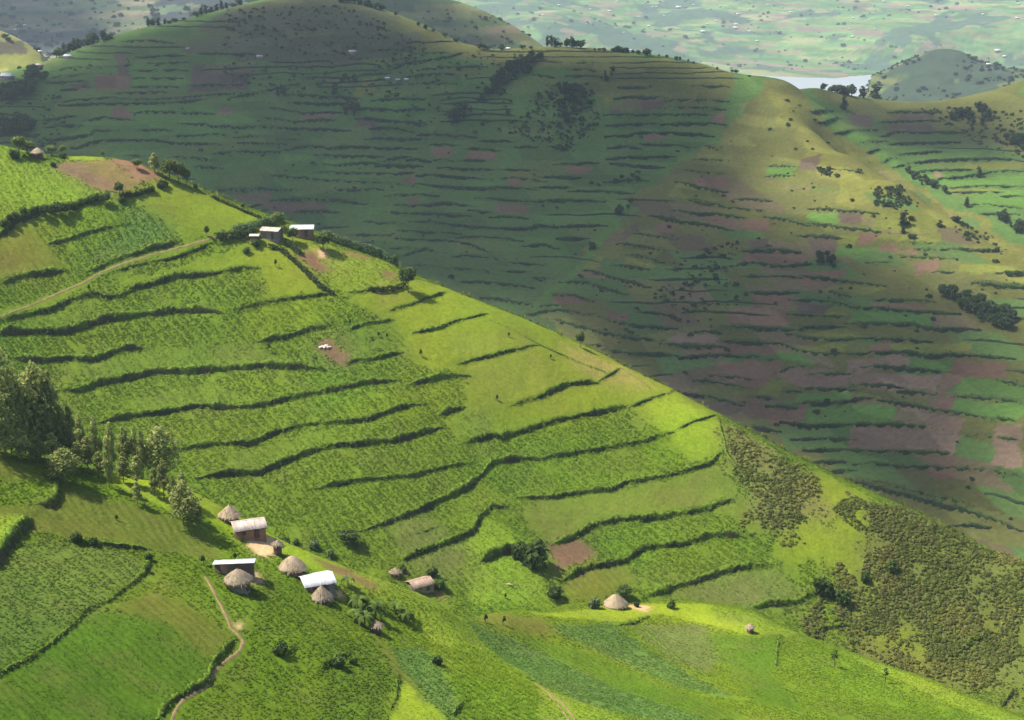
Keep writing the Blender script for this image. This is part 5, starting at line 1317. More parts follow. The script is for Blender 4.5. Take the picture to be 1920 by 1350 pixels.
ORD = 'first second third fourth fifth sixth seventh eighth ninth tenth eleventh twelfth thirteenth fourteenth fifteenth sixteenth seventeenth eighteenth nineteenth twentieth'.split()
G_SK = 'trees along the crest of the shaded ridge'
for o_, (x, y, h) in zip(ORD, [(106, 103, 14), (113, 98, 18), (121, 96, 22), (130, 93, 22), (140, 90, 22), (148, 88, 24), (158, 84, 18), (166, 80, 20), (173, 76, 18), (182, 76, 14), (195, 78, 26), (203, 74, 16)]):
    far_tree(HC, x, y, h, o_ + ' dark tree from the left on the left shoulder of the shaded ridge', G_SK, h > 20)
for o_, (x, y, h) in zip(ORD, [(278, 50, 12), (287, 47, 12), (297, 48, 14), (309, 45, 16), (318, 44, 12), (328, 41, 10), (345, 38, 8), (368, 32, 12), (377, 29, 14), (386, 26, 14), (396, 23, 16), (406, 20, 14), (415, 18, 16), (425, 16, 14), (437, 12, 12), (450, 10, 12)]):
    far_tree(HC, x, y, h, o_ + ' dark tree from the left on the rising left crest of the ridge', G_SK, h > 13)
for o_, (x, y, h) in zip(ORD, [(640, 4, 12), (652, 4, 12), (664, 6, 14), (676, 8, 12), (690, 12, 14), (705, 16, 16), (716, 18, 14), (742, 30, 8), (785, 48, 8), (798, 54, 10), (812, 60, 8), (835, 70, 8), (855, 78, 10)]):
    far_tree(HC, x, y, h, o_ + ' small dark tree from the left on the crest right of the peak', G_SK)
for o_, (x, y, h) in zip(ORD, [(900, 92, 10), (907, 92, 12), (915, 93, 10), (940, 94, 8), (980, 92, 10), (995, 92, 6)]):
    far_tree(HC, x, y, h, o_ + ' small tree from the left in the saddle of the shaded ridge', G_SK)
for o_, (x, y, h) in zip(ORD, [(1026, 87, 18), (1034, 87, 20), (1041, 88, 18), (1050, 88, 12), (1063, 89, 16), (1073, 90, 18), (1081, 90, 14), (1088, 91, 16)]):
    far_tree(HC, x, y, h, o_ + ' dark tree from the left in the grove on the second crest', G_SK, h > 17)
for o_, (x, y, h) in zip(ORD, [(1115, 95, 6), (1124, 95, 7), (1133, 96, 7), (1150, 97, 10), (1158, 97, 11), (1166, 98, 11), (1174, 98, 10), (1186, 99, 8), (1196, 101, 8), (1213, 103, 14), (1235, 106, 5), (1250, 108, 6), (1268, 112, 8), (1275, 114, 7), (1290, 117, 5), (1300, 119, 5), (1345, 130, 5), (1372, 136, 6), (1380, 137, 8), (1405, 143, 5)]):
    far_tree(HC, x, y, h, o_ + ' low tree to the right of the grove on the second crest', G_SK)
for x, y, h, lab in [(1543, 165, 14, 'small bare-looking tree at the left of the saddle trees above the lake'), (1560, 170, 14, 'dark tree in the saddle clump, nearest the lake'), (1570, 174, 20, 'rounded dark tree in the saddle clump'), (1580, 176, 24, 'tallest dark tree of the saddle clump'), (1588, 178, 20, 'dark tree at the right of the saddle clump'), (1597, 178, 18, 'slim tree just right of the saddle clump'),
                     (1618, 184, 26, 'slim lone tree right of the saddle clump'), (1641, 185, 32, 'dark two-lobed lone tree farthest right in the saddle'), (1582, 205, 26, 'big dark bushy tree below the saddle clump')]:
    far_tree(HC, x, y, h, lab, None, h > 23)
for x, y, h, lab in [(1813, 388, 20, 'lone tree among bright fields of the side valley'), (1835, 332, 20, 'pale bushy tree on a bank in the side valley'), (1693, 425, 30, 'tall narrow tree on the yellow field of the spur'), (1693, 438, 18, 'small tree below the tall narrow tree on the spur'), (1708, 412, 10, 'tiny tree right of the tall narrow tree on the spur'), (1710, 446, 12, 'tiny tree below right of the tall narrow tree on the spur'), (1762, 425, 18, 'thin tree at the left of the spur scrub'), (1792, 415, 12, 'small dark tree at the top of the spur scrub')]:
    far_tree(HC, x, y, h, lab, None, h > 17)
WOODS = [('c2', '1560,600 1620,560 1740,550 1760,600 1640,720 1600,680', 15, 6, 'tree at the foot of the diagonal wood on the shaded ridge'),
         ('c2', '780,560 920,545 930,600 850,650 780,620', 10, 6, 'tree of the small dark clump in the middle of the shaded ridge'),
         ('c2', '690,430 780,400 810,480 720,480', 7, 5, 'tree of the clump under the shaded peak'),
         ('c2', '790,340 900,320 900,380 790,370', 6, 5, 'tree of the upper clump under the shaded peak'),
         ('c2', '300,440 370,420 380,500 310,500', 6, 5, 'tree of the clump at the end of the long shaded hedge'),
         ('c3', '980,300 1040,250 1080,300 1030,370 980,350', 7, 4.5, 'tree of the small clump near the second crest'),
         ('d', '720,90 800,80 900,140 850,165 740,130', 13, 4.5, 'tree of the small green thicket among brown plots on the spur'),
         ('c6', '1340,80 1500,20 1760,60 1720,110 1560,150 1380,140', 18, 7, 'tree of the dark thicket across the side valley'),
         ('c6', '1740,230 1906,260 1906,330 1780,290', 9, 6, 'tree of the thicket at the right edge of the side valley'),
         ('c6', '1680,810 1760,820 1906,900 1906,970 1820,930', 12, 6, 'tree of the thicket at the right end of the spur crest'),
         ('c6', '1030,480 1100,500 1340,620 1350,660 1200,600 1040,560', 20, 5, 'tree of the row behind the spur crest'),
         ('c5', '740,320 840,200 900,200 830,290', 8, 5, 'tree in the crease left of the spur'),
         ('c5', '540,570 620,510 640,540 560,580', 6, 4, 'tree low in the crease left of the spur'),
         ('c5', '750,20 900,20 980,50 760,60', 7, 4, 'tree of the dark hedge clump above the crease')]
MASS = [('c3', '90,570 120,500 320,360 440,320 560,200 500,180 300,250 200,330 150,430 60,520', 70, 5.5, 'dark diagonal wood in the ravine of the shaded ridge'),
        ('c3', '580,480 640,400 790,370 860,440 900,560 840,640 820,700 720,740 700,600 640,540', 40, 5, 'dark wood below the second crest of the ridge'),
        ('c1', '0,460 150,400 250,260 320,300 340,430 200,500 100,560 0,540', 41, 7, 'dark wood at the left edge of the shaded ridge'),
        ('c1', '0,690 150,680 260,690 240,770 60,790 0,760', 28, 7, 'blue-dark wood just above the hilltop hut'),
        ('d', '1430,280 1500,300 1850,420 1880,500 1850,530 1680,470 1540,380 1440,310', 73, 5.5, 'green thicket running down the right of the spur')]
for win, poly, n, hm, lab in WOODS:
    for p in in_zone(HC, win, poly, n):
        k = trng.randint(5); s = hm / (9.2 if k > 2 else 5.4) * (0.7 + 0.6 * trng.rand())
        tag(link('tree', FARR[k], loc=p, rotz=trng.rand() * 6.28, scale=(s * (1.35 if k > 2 else 1.0), s * (1.35 if k > 2 else 1.0), s)), lab, 'tree', 'woods on the shaded ridge')
# ------------------------------------------------------------------ huts and houses
brng = np.random.RandomState(44)


def hut(H, px, py, R, Hw, Hr, label, mat=None, wall=None, dome=0.0, door=0.6, name='thatched_hut', dz=0.0):
    mat = mat or M_THATCH; wall = wall or M_MUD
    p = H.hit(px, py)
    e = link(name, None, loc=p + np.array([0, 0, dz]))
    n = 26
    b = MB(); Rw = R * 0.76
    V = []
    for z in (-1.2, 0, Hw * 0.5, Hw + 0.15):
        for k in range(n):
            a = 2 * math.pi * k / n; r = Rw * (1 + 0.012 * brng.normal())
            V.append((r * math.cos(a), r * math.sin(a), z))
    b.add(V, [(i * n + k, i * n + (k + 1) % n, (i + 1) * n + (k + 1) % n, (i + 1) * n + k) for i in range(3) for k in range(n)])
    link('wall', b.mesh('wall', [wall], True), e)
    # thatch: uneven courses down to a ragged eave
    b = MB(); m = 11; n = 40; V = []
    lean = brng.normal(size=2) * 0.05 * R
    ph = brng.rand(4) * 6
    for i in range(m):
        t = i / (m - 1)
        prof = Hr * (1 - t ** (1.0 + dome))
        if i == m - 1: prof -= 0.12
        for k in range(n):
            a = 2 * math.pi * k / n
            r = R * max(t, 0.03) * (1 + 0.05 * math.sin(3 * a + ph[0]) * t + 0.025 * brng.normal() * (t > 0.1)) + (0.05 * (i % 2))
            V.append((r * math.cos(a) + lean[0] * (1 - t), r * math.sin(a) + lean[1] * (1 - t), Hw + prof + 0.05 * brng.normal() * (0.15 < t < 0.95) + (0.14 * brng.rand() - 0.1 if i == m - 1 else 0)))
    V.append((lean[0], lean[1], Hw + Hr + 0.25))
    q = [(i * n + k, (i + 1) * n + k, (i + 1) * n + (k + 1) % n, i * n + (k + 1) % n) for i in range(m - 1) for k in range(n)]
    t_ = [(m * n, k, (k + 1) % n) for k in range(n)]
    # underside of the eave
    k0 = len(V)
    for k in range(n):
        a = 2 * math.pi * k / n; V.append((Rw * 0.98 * math.cos(a), Rw * 0.98 * math.sin(a), Hw + 0.12))
    q += [((m - 1) * n + k, k0 + k, k0 + (k + 1) % n, (m - 1) * n + (k + 1) % n) for k in range(n)]
    b.add(V, q, t_)
    roof = link('roof', b.mesh('roof', [mat], False), e)
    # loose straw ends
    b = MB()
    for _ in range(150):
        a = brng.rand() * 6.283; t = 0.3 + 0.7 * brng.rand()
        z = Hw + Hr * (1 - t ** (1 + dome)) + 0.03; d = np.array([math.cos(a), math.sin(a), 0]); s = np.array([-d[1], d[0], 0]) * 0.05
        c = d * R * t + np.array([0, 0, z]); l = 0.3 + 0.3 * brng.rand(); sl = Hr / R
        b.add([c - s, c + s, c + d * l + s * 0.4 + [0, 0, -l * sl * 0.8 + 0.04], c + d * l - s * 0.4 + [0, 0, -l * sl * 0.8 + 0.04]], [(0, 1, 2, 3)])
    link('straw_ends', b.mesh('straw_ends', [mat]), roof)
    b = MB(); b.box(-0.05, 0.05, -0.4, 0.4, -0.1, min(1.5, Hw))
    o = link('door', b.mesh('door', [M_WOOD]), e); a = -math.pi / 2 + door
    o.location = (Rw * 0.995 * math.cos(a), Rw * 0.995 * math.sin(a), 0); o.rotation_euler = (0, 0, a)
    return tag(e, label, 'hut')


def sheet(w, l, th=0.04, waves=5):
    """a corrugated sheet lying in x (width) and y (down the slope)"""
    V = []; n = waves * 2
    for z in (0, -th):
        for y in (0, -l):
            for i in range(n + 1):
                V.append((-w / 2 + w * i / n, y, z + (0.035 if i % 2 else 0)))
    m = n + 1
    q = []
    for i in range(n):
        q += [(i, m + i, m + i + 1, i + 1), (2 * m + i, 2 * m + i + 1, 3 * m + i + 1, 3 * m + i), (m + i, 3 * m + i, 3 * m + i + 1, m + i + 1), (i, i + 1, 2 * m + i + 1, 2 * m + i)]
    q += [(0, 2 * m, 3 * m, m), (n, m + n, 3 * m + n, 2 * m + n)]
    b = MB(); b.add(V, q)
    return b


def house(H, px, py, yaw, L, W, Hw, pitch, mats, wall, label, mono=False, over=0.35, dz=0.0, n=None, win=True, name='house', door_x=0.2):
    p = H.hit(px, py)
    e = link(name, None, loc=p + np.array([0, 0, dz]), rotz=yaw)
    tp = math.tan(pitch)
    b = MB()
    hf = Hw; hb = Hw if not mono else Hw - W * tp
    x, y = L / 2, W / 2
    top = [(-x, -y, hf), (x, -y, hf), (x, y, hb), (-x, y, hb)]
    bot = [(-x, -y, -1.8), (x, -y, -1.8), (x, y, -1.8), (-x, y, -1.8)]
    V = bot + top
    q = [(0, 1, 5, 4), (1, 2, 6, 5), (2, 3, 7, 6), (3, 0, 4, 7)]; t = []
    if not mono:
        rz = Hw + y * tp; V += [(-x, 0, rz), (x, 0, rz)]
        t = [(4, 7, 8), (5, 9, 6)]
    b.add(V, q, t)
    link('wall', b.mesh('wall', [wall]), e)
    n = n or max(3, int(L / 0.9)); sw = (L + 2 * over) / n
    if mono:
        sl = (W + 2 * over) / math.cos(pitch)
        sides = [(-1, sl, (0, -y - over, hf + over * tp + 0.08), -1)]
    else:
        sl = (y + over) / math.cos(pitch)
        sides = [(1, sl, (0, 0.0, Hw + y * tp + 0.06), 1), (-1, sl, (0, 0.0, Hw + y * tp + 0.06), -1)]
    for side, l, org, sgn in sides:
        for i in range(n):
            s = sheet(sw * 1.04, l * (0.97 + 0.05 * brng.rand()))
            V = np.concatenate(s.v)
            if mono:
                V = V * [1, -1, 1]; ang = -pitch
            elif side == 1: ang = pitch
            else:
                V = V * [1, -1, 1]; ang = -pitch
            ca, sa = math.cos(ang), math.sin(ang)
            Y = V[:, 1] * ca - V[:, 2] * sa; Z = V[:, 1] * sa + V[:, 2] * ca
            V = np.stack([V[:, 0] + (-L / 2 - over + (i + 0.5) * sw), Y + org[1], Z + org[2] + 0.012 * (i % 2) + 0.01 * brng.rand()], -1)
            qq = [f[::-1] for f in s.q] if (side == -1) else s.q
            link('roof_sheet', raw_mesh('roof_sheet', V, qq, None, None, [mats[brng.randint(len(mats))]]), e)
    if not mono:
        b = MB(); rz = Hw + y * tp + 0.10
        b.add([(-x - over, -0.18, rz - 0.05), (x + over, -0.18, rz - 0.05), (x + over, 0, rz + 0.04), (-x - over, 0, rz + 0.04), (-x - over, 0.18, rz - 0.05), (x + over, 0.18, rz - 0.05)], [(0, 1, 2, 3), (3, 2, 5, 4)])
        link('ridge_cap', b.mesh('ridge_cap', [mats[0]]), e)
    b = MB(); b.box(L * door_x - 0.45, L * door_x + 0.45, -y - 0.05, -y + 0.03, -0.2, min(1.7, Hw - 0.1))
    d = link('door', b.mesh('door', [M_WOOD]), e)
    b = MB(); b.box(L * door_x + 0.28, L * door_x + 0.36, -y - 0.09, -y - 0.05, 0.7, 0.78); link('handle', b.mesh('handle', [M_TIN_GREY]), d)
    if win:
        b = MB(); wx = -L * 0.22
        b.box(wx - 0.32, wx + 0.32, -y - 0.04, -y + 0.03, 0.75, min(1.4, Hw - 0.2))
        w_ = link('window', b.mesh('window', [M_WOOD]), e)
        b = MB(); b.box(wx - 0.4, wx + 0.4, -y - 0.09, -y - 0.04, 0.66, 0.74); link('sill', b.mesh('sill', [wall]), w_)
    return tag(e, label, 'house')


R_ = math.radians
# hamlet on the near crest
hut(HA, 430, 974, 2.05, 0.8, 2.0, 'conical thatched hut highest on the crest behind the faded-roofed house')
house(HA, 466, 1000, R_(22), 5.2, 4.6, 1.7, R_(20), [M_TIN_PINK, M_TIN_PINK, M_TIN_CREAM], M_MUD, 'mud-walled house with faded patched tin roof above the bare tan yard', n=6)
hut(HA, 521, 1040, 0.95, 2.0, 0.8, 'narrow dark basket granary at the edge of the tan yard', M_THATCH_OLD, M_MUD_DARK, name='granary')
hut(HA, 548, 1071, 2.4, 0.7, 2.1, 'big dome-shaped thatched hut in the middle of the hamlet', dome=0.55, door=0.9)
house(HA, 441, 1078, R_(6), 6.0, 3.0, 2.6, R_(12), [M_TIN_GREY], M_MUD_DARK, 'dark-walled house with a thin grey roof edge behind a thatched hut', mono=True, n=6, win=False)
hut(HA, 447, 1103, 2.4, 1.4, 1.9, 'thatched hut with a mossy roof in front of the grey-roofed house', M_THATCH_OLD, M_MUD_GREY, dome=0.4, door=1.2)
house(HA, 594, 1101, R_(24), 4.9, 4.9, 1.5, R_(18), [M_TIN], M_MUD_GREY, 'house with a bright white tin roof behind the small thatched hut', n=6)
hut(HA, 603, 1126, 1.9, 0.6, 2.2, 'small pointed thatched hut in front of the white tin roof', M_THATCH_OLD, M_MUD_DARK, door=0.9)
hut(HA, 706, 1186, 1.1, 1.3, 0.9, 'tiny brown hut at the lower right of the banana clump', M_THATCH_OLD, M_MUD_DARK)
# valley and knoll
house(HB, 787, 1101, R_(34), 4.9, 4.4, 1.2, R_(19), [M_RUST], M_MUD_GREY, 'house with a rusty striped tin roof down in the valley', n=6)
hut(HB, 741, 1079, 1.35, 0.9, 1.0, 'small low brown hut left of the rusty-roofed house', M_THATCH_OLD, M_MUD)
hut(HA, 1154, 1139, 2.85, 0.8, 2.5, 'large thatched hut alone on the bright green knoll', M_THATCH, M_MUD_DARK, dome=0.25, door=0.9)
hut(HA, 1406, 1186, 0.95, 1.3, 0.8, 'tiny thatched granary on the green slope right of the knoll', M_THATCH, M_MUD, name='granary')
# on the terraced hill
hut(HB, 70, 295, 2.1, 1.3, 1.5, 'thatched hut on the hilltop among leafy trees', M_THATCH, M_MUD_DARK, dome=0.3)
house(HB, 567, 440, R_(4), 6.4, 4.4, 2.0, R_(20), [M_TIN], M_MUD, 'house with a white tin roof on the skyline of the terraced hill', n=6)
house(HB, 510, 445, R_(-18), 5.4, 3.6, 2.2, R_(20), [M_TIN_CREAM, M_TIN_CREAM, M_TIN_PINK], M_MUD_GREY, 'grey-walled house with a cream roof left of the white-roofed one', n=5, win=False)
house(HB, 478, 451, R_(0), 2.2, 1.9, 1.5, R_(18), [M_TIN_CREAM], M_MUD_DARK, 'tiny shed with a cream roof beside the bushy hedge', n=3, win=False, name='shed')

# pale stones in the dug pit, and the long pale log in the hollow
e = link('stone_heap', None, loc=HB.hit(608, 652))
for i, (dx, dy, r) in enumerate([(-0.5, 0.3, 0.5), (0.5, 0.6, 0.62), (1.1, -0.1, 0.4), (-1.0, -0.3, 0.42), (0.1, -0.4, 0.35), (1.6, 0.4, 0.3), (0.0, 0.9, 0.3)]):
    b = MB(); V = []
    for k in range(6):
        for j in range(7):
            th_ = math.pi * k / 5; ph_ = 2 * math.pi * j / 7
            V.append(np.array([math.sin(th_) * math.cos(ph_) * 1.2, math.sin(th_) * math.sin(ph_), math.cos(th_) * 0.8]) * r * (1 + 0.12 * brng.normal()))
    b.add(V, [(k * 7 + j, (k + 1) * 7 + j, (k + 1) * 7 + (j + 1) % 7, k * 7 + (j + 1) % 7) for k in range(5) for j in range(7)])
    link('stone', b.mesh('stone', [M_STONE]), e, loc=(dx, dy, r * 0.4))
tag(e, 'pale stones heaped at the top of the dug brown pit', 'stones')
b = MB(); b.tube([(-1.0, 0.3, 0.2), (0, 0, 0.3), (1.1, -0.4, 0.15)], [0.2, 0.26, 0.16], n=8)
tag(link('log', b.mesh('log', [M_THATCH], True), loc=HB.hit(956, 1098)), 'pale log lying in the bright hollow below the gully', 'log')


def footpath(H, pl, w, name, mat=M_PATH, lift=0.09):
    P = H.hits(dens(pts(pl), 6)); Q, L = resample(P, 0.5)
    T = np.gradient(Q[:, :2], axis=0); T /= np.linalg.norm(T, axis=1, keepdims=True) + 1e-9
    N = np.stack([-T[:, 1], T[:, 0]], -1); V = []
    for k in range(5):
        u = (k / 4 - 0.5) * w * (0.75 + 0.5 * fbm(np.arange(len(Q)) / 5.0, np.full(len(Q), k * 0.2), 2, 3))
        xy = Q[:, :2] + N * u[:, None]
        V.append(np.concatenate([xy, (H.at(xy[:, 0], xy[:, 1]) + (lift if 0 < k < 4 else -0.03))[:, None]], 1))
    V = np.stack(V, 1); idx = np.arange(len(Q) * 5).reshape(len(Q), 5)
    q = np.stack([idx[:-1, :-1], idx[1:, :-1], idx[1:, 1:], idx[:-1, 1:]], -1).reshape(-1, 4)
    return tag(link(name, raw_mesh(name, V.reshape(-1, 3), q, None, None, [mat], True)), kind='structure')


footpath(HA, '322,1352 328,1335 340,1316 387,1288 410,1250 450,1220 457,1203 445,1188 433,1178 425,1158 417,1140 405,1118 395,1098 385,1082', 0.62, 'footpath')
footpath(HB, '-10,597 0,593 60,572 110,550 157,530 187,512 233,493 283,478 333,465 400,446 440,440', 0.7, 'footpath')
footpath(HA, '1005,1282 1030,1300 1055,1318 1080,1350', 0.5, 'footpath')
footpath(HA, '1028,1300 1050,1325 1068,1352', 0.4, 'footpath')
footpath(HA, '880,1198 895,1208 908,1222', 0.4, 'footpath')
# ------------------------------------------------------------------ far hills, lake and the far shore
frng = np.random.RandomState(66)
LAKE = -258.0


def patchwork(H, px_, seed, cols, wood=0.60, woodc=(0.03, 0.055, 0.035), sx=70.0, sz=9.0):
    row = np.floor(H.z / sz + 1.5 * fbm(H.x / (sx * 4), H.y / (sx * 4), 2, seed))
    al = np.floor((H.x + 0.4 * H.y) / sx + 3 * _hash(row, row * 0 + 1, seed))
    k = (_hash(row, al, seed + 3) * len(cols)).astype(int).clip(0, len(cols) - 1)
    c = np.array(cols)[k] * (0.75 + 0.5 * _hash(row, al, seed + 7))[..., None]
    w = fbm(H.x / (sx * 2.2), H.y / (sx * 2.2), 4, seed + 11)
    return np.where((w > wood)[..., None], np.array(woodc), c)


def far_hill(name, inn, skyl, back, th0, th1, nth, r0, r1, nr, rough, rs, seed, cols, **kw):
    sk = ctrl(skyl)
    P = ctrl(inn) + sk + with_back(np.array(sk), back)
    H = Hill(P, th0, th1, nth, r0, r1, nr, lam=1e-4)
    H.z = H.z + rough * (fbm(H.x / rs, H.y / rs, 4, seed) - 0.5)
    if name == 'lakeside_hill': H.z -= 260 * np.clip((0.246 - H.th) / 0.034, 0, 1)[:, None]      # the shore dips under the lake
    c = patchwork(H, None, seed, cols, **kw)
    return H, tag(link(name, hill_mesh(name, H, c, M_FAR)), kind='structure')


greens = [(0.15, 0.26, 0.09), (0.21, 0.28, 0.10), (0.12, 0.22, 0.08), (0.26, 0.27, 0.12), (0.14, 0.25, 0.09), (0.26, 0.20, 0.14)]
dulls = [(0.10, 0.14, 0.045), (0.15, 0.16, 0.055), (0.085, 0.12, 0.04), (0.17, 0.14, 0.07)]
golds = [(0.24, 0.25, 0.06), (0.21, 0.24, 0.05), (0.26, 0.25, 0.08), (0.14, 0.12, 0.075)]
# far shore
sh = [(x, 140) for x in range(-200, 1300, 200)] + [(1340, 143), (1385, 139), (1440, 141), (1510, 144), (1570, 145), (1592, 142), (1640, 139), (1800, 138), (2000, 138), (2200, 138)]
g_in = [tuple(unproj_z(x, y, LAKE + 2)) for x, y in sh]
HG_P = g_in + [tuple(unproj_z(x, y + 10, LAKE - 30)) for x, y in sh] + ctrl([(x, 70, 4800 + 90 * ((i * 7) % 5 - 2)) for i, x in enumerate(range(-200, 2200, 240))] + [(x, 10, 5450) for x in range(-200, 2200, 240)] + [(x, -45, 6300) for x in range(-200, 2200, 240)] + [(x, -120, 7400) for x in range(-200, 2200, 400)])
HG = Hill(HG_P, -0.50, 0.50, 540, 3600, 7400, 260, lam=1e-3)
HG.z = HG.z + 120 * (fbm(HG.x / 480, HG.y / 480, 4, 3) - 0.5) * np.clip((HG.z - CAM_Z - LAKE) / 130, 0, 1)
gs_ = np.array(g_in); o_ = np.argsort(np.arctan2(gs_[:, 0], gs_[:, 1]))
rs_ = np.interp(HG.th, np.arctan2(gs_[:, 0], gs_[:, 1])[o_], np.hypot(gs_[:, 0], gs_[:, 1])[o_])[:, None]
HG.z = np.where(HG.r[None] > rs_ + 15, np.maximum(HG.z, CAM_Z + LAKE + 1.5 + 0.03 * (HG.r[None] - rs_)), HG.z)
HG.z = np.where(HG.r[None] < rs_, np.minimum(HG.z, CAM_Z + LAKE - 0.5 - 0.05 * (rs_ - HG.r[None])), HG.z)
tag(link('far_shore', hill_mesh('far_shore', HG, patchwork(HG, None, 4, greens, wood=0.575, woodc=(0.095, 0.15, 0.09), sx=60, sz=7), M_FAR)), kind='structure')
# lake
m, nt, out = new_mat('lake_water')
bs = nd(nt, 'ShaderNodeBsdfPrincipled'); bs.inputs['Base Color'].default_value = (0.40, 0.43, 0.43, 1); bs.inputs['Roughness'].default_value = 0.4; bs.inputs['IOR'].default_value = 1.33  # pale base colour stands for silt and for sky glare on the water
nz = noise_n(nt, 0.12, 4, 0.6, nd(nt, 'ShaderNodeNewGeometry').outputs['Position']); bp = nd(nt, 'ShaderNodeBump'); bp.inputs['Distance'].default_value = 0.4; bp.inputs['Strength'].default_value = 0.25
nt.links.new(nz.outputs[0], bp.inputs['Height']); nt.links.new(bp.outputs[0], bs.inputs['Normal']); nt.links.new(bs.outputs[0], out.inputs[0])
zl = CAM_Z + LAKE
th_ = np.linspace(-0.52, 0.52, 40); r_ = np.linspace(1550, 5200, 40)
RR, TT = np.meshgrid(r_, th_)
tag(link('lake', raw_mesh('lake', np.stack([RR * np.sin(TT), RR * np.cos(TT), np.full_like(RR, zl)], -1).reshape(-1, 3), grid_faces(40, 40), None, None, [m])), kind='structure')
# conical hill by the lake
HF, _ = far_hill('lakeside_hill', [(1640, 228, 2380), (1760, 215, 2330), (1900, 205, 2350), (1700, 150, 2500), (1800, 150, 2490), (1990, 215, 2300), (1560, 270, 2420)],
                 [(1555, 205, 2560), (1600, 164, 2600), (1650, 136, 2610), (1700, 114, 2620), (1745, 96, 2620), (1790, 95, 2620), (1830, 108, 2620), (1870, 124, 2640), (1930, 132, 2660), (2010, 140, 2680)], [(60, 12), (200, 90), (500, 190)], 0.19, 0.50, 220, 2200, 3100, 150, 26, 120, 14, dulls, wood=0.55, woodc=(0.05, 0.075, 0.045), sx=40, sz=7)
# dull rounded hill behind the saddle
HH, _ = far_hill('dull_rounded_hill', [(700, 110, 1760), (850, 130, 1720), (1000, 150, 1700), (560, 110, 1780), (850, 60, 1830)], [(500, -40, 1900), (600, -28, 1900), (690, -14, 1900), (780, -8, 1900), (850, 4, 1900), (900, 22, 1900), (950, 46, 1890), (1000, 76, 1880), (1040, 108, 1870)], [(60, 12), (200, 80), (450, 180)], -0.18, 0.05, 200, 1600, 2300, 130, 12, 140, 17, dulls, wood=0.66, sx=60, sz=9)
# hazy slope at the far left
HI, _ = far_hill('hazy_left_slope', [(0, 120, 2150), (200, 110, 2150), (400, 100, 2150), (500, 110, 2100), (-150, 120, 2150), (0, 60, 2450), (200, 50, 2450), (400, 40, 2420)], [(-150, -50, 3000), (0, -50, 3000), (200, -50, 3000), (330, -45, 2950), (420, -38, 2850), (520, -20, 2700), (600, 10, 2600)], [(80, 12), (250, 80)], -0.52, -0.12, 260, 1950, 3300, 160, 22, 200, 23, [(0.10, 0.14, 0.07), (0.15, 0.15, 0.08), (0.09, 0.13, 0.07), (0.19, 0.17, 0.11)], wood=0.56, woodc=(0.05, 0.06, 0.06), sx=60, sz=7)
# sunlit knoll at the left edge
HK, _ = far_hill('sunlit_knoll', [(-60, 150, 1230), (0, 135, 1260), (60, 140, 1260), (110, 150, 1250), (0, 100, 1300)], [(-120, 10, 1350), (-60, 36, 1350), (0, 58, 1350), (30, 70, 1345), (60, 87, 1340), (90, 110, 1335), (120, 135, 1330)], [(30, 6), (90, 40), (220, 120)], -0.52, -0.27, 180, 1180, 1600, 90, 8, 60, 29, golds, wood=0.75, sx=45, sz=10)


def tiny_house(H, px, py, w_px, label, group, bright=True, hut_=False):
    p = H.hit(px, py)
    d = np.linalg.norm(p - [0, 0, CAM_Z]); L = w_px / F_PX * d
    W = L * 0.62; hw = L * 0.28; hr = L * 0.24
    b = MB()
    b.box(-L / 2 * 0.92, L / 2 * 0.92, -W / 2 * 0.9, W / 2 * 0.9, -1.5, hw)
    e = link('farmhouse', None, loc=p, rotz=(frng.rand() - 0.5) * 0.7)
    link('wall', b.mesh('wall', [M_MUD_GREY]), e)
    b = MB(); x, y = L / 2, W / 2
    b.add([(-x, -y, hw), (x, -y, hw), (x, 0, hw + hr), (-x, 0, hw + hr), (-x, y, hw), (x, y, hw)], [(0, 1, 2, 3), (3, 2, 5, 4)], [(0, 3, 4), (1, 5, 2)])
    link('roof', b.mesh('roof', [M_TIN if bright else M_TIN_PINK]), e)
    return tag(e, label, 'farmhouse', group)


for x, y, w in [(1318, 61, 8), (1379, 54, 8), (1380, 47, 6), (1383, 28, 6), (1405, 60, 5), (1419, 78, 5), (1326, 46, 4), (1342, 40, 4), (1470, 20, 4), (1482, 24, 5), (1600, 35, 5), (1593, 55, 4), (1599, 70, 6), (1702, 13, 5), (1755, 30, 5), (1657, 4, 5), (1870, 97, 9), (1883, 107, 6), (1843, 28, 5), (1907, 35, 6), (1910, 8, 5),
                (1272, 16, 9), (1157, 4, 5), (1107, 18, 4), (1142, 22, 5), (1217, 50, 6), (1198, 32, 4), (1223, 14, 4), (1231, 14, 4), (1048, 11, 5), (1018, 30, 5), (1300, 10, 4), (1440, 10, 4), (1560, 20, 4), (1290, 66, 4), (1170, 62, 4), (1100, 45, 3), (1640, 55, 4), (1350, 12, 4), (1245, 30, 4), (1182, 95, 5)]:
    tiny_house(HG, x, y, w, 'tiny pale-roofed farmhouse on the hazy far shore', 'farmhouses on the far shore')
tiny_house(HF, 1853, 122, 7, 'pale-roofed farmhouse high on the conical lakeside hill', None)
for x, y, w, l in [(34, 50, 7, 'brightest of three tiny farmhouses on the hazy left slope'), (47, 49, 6, 'right one of three tiny farmhouses on the hazy left slope'), (28, 57, 5, 'lowest of three tiny farmhouses on the hazy left slope')]:
    tiny_house(HI, x, y, w, l, None)
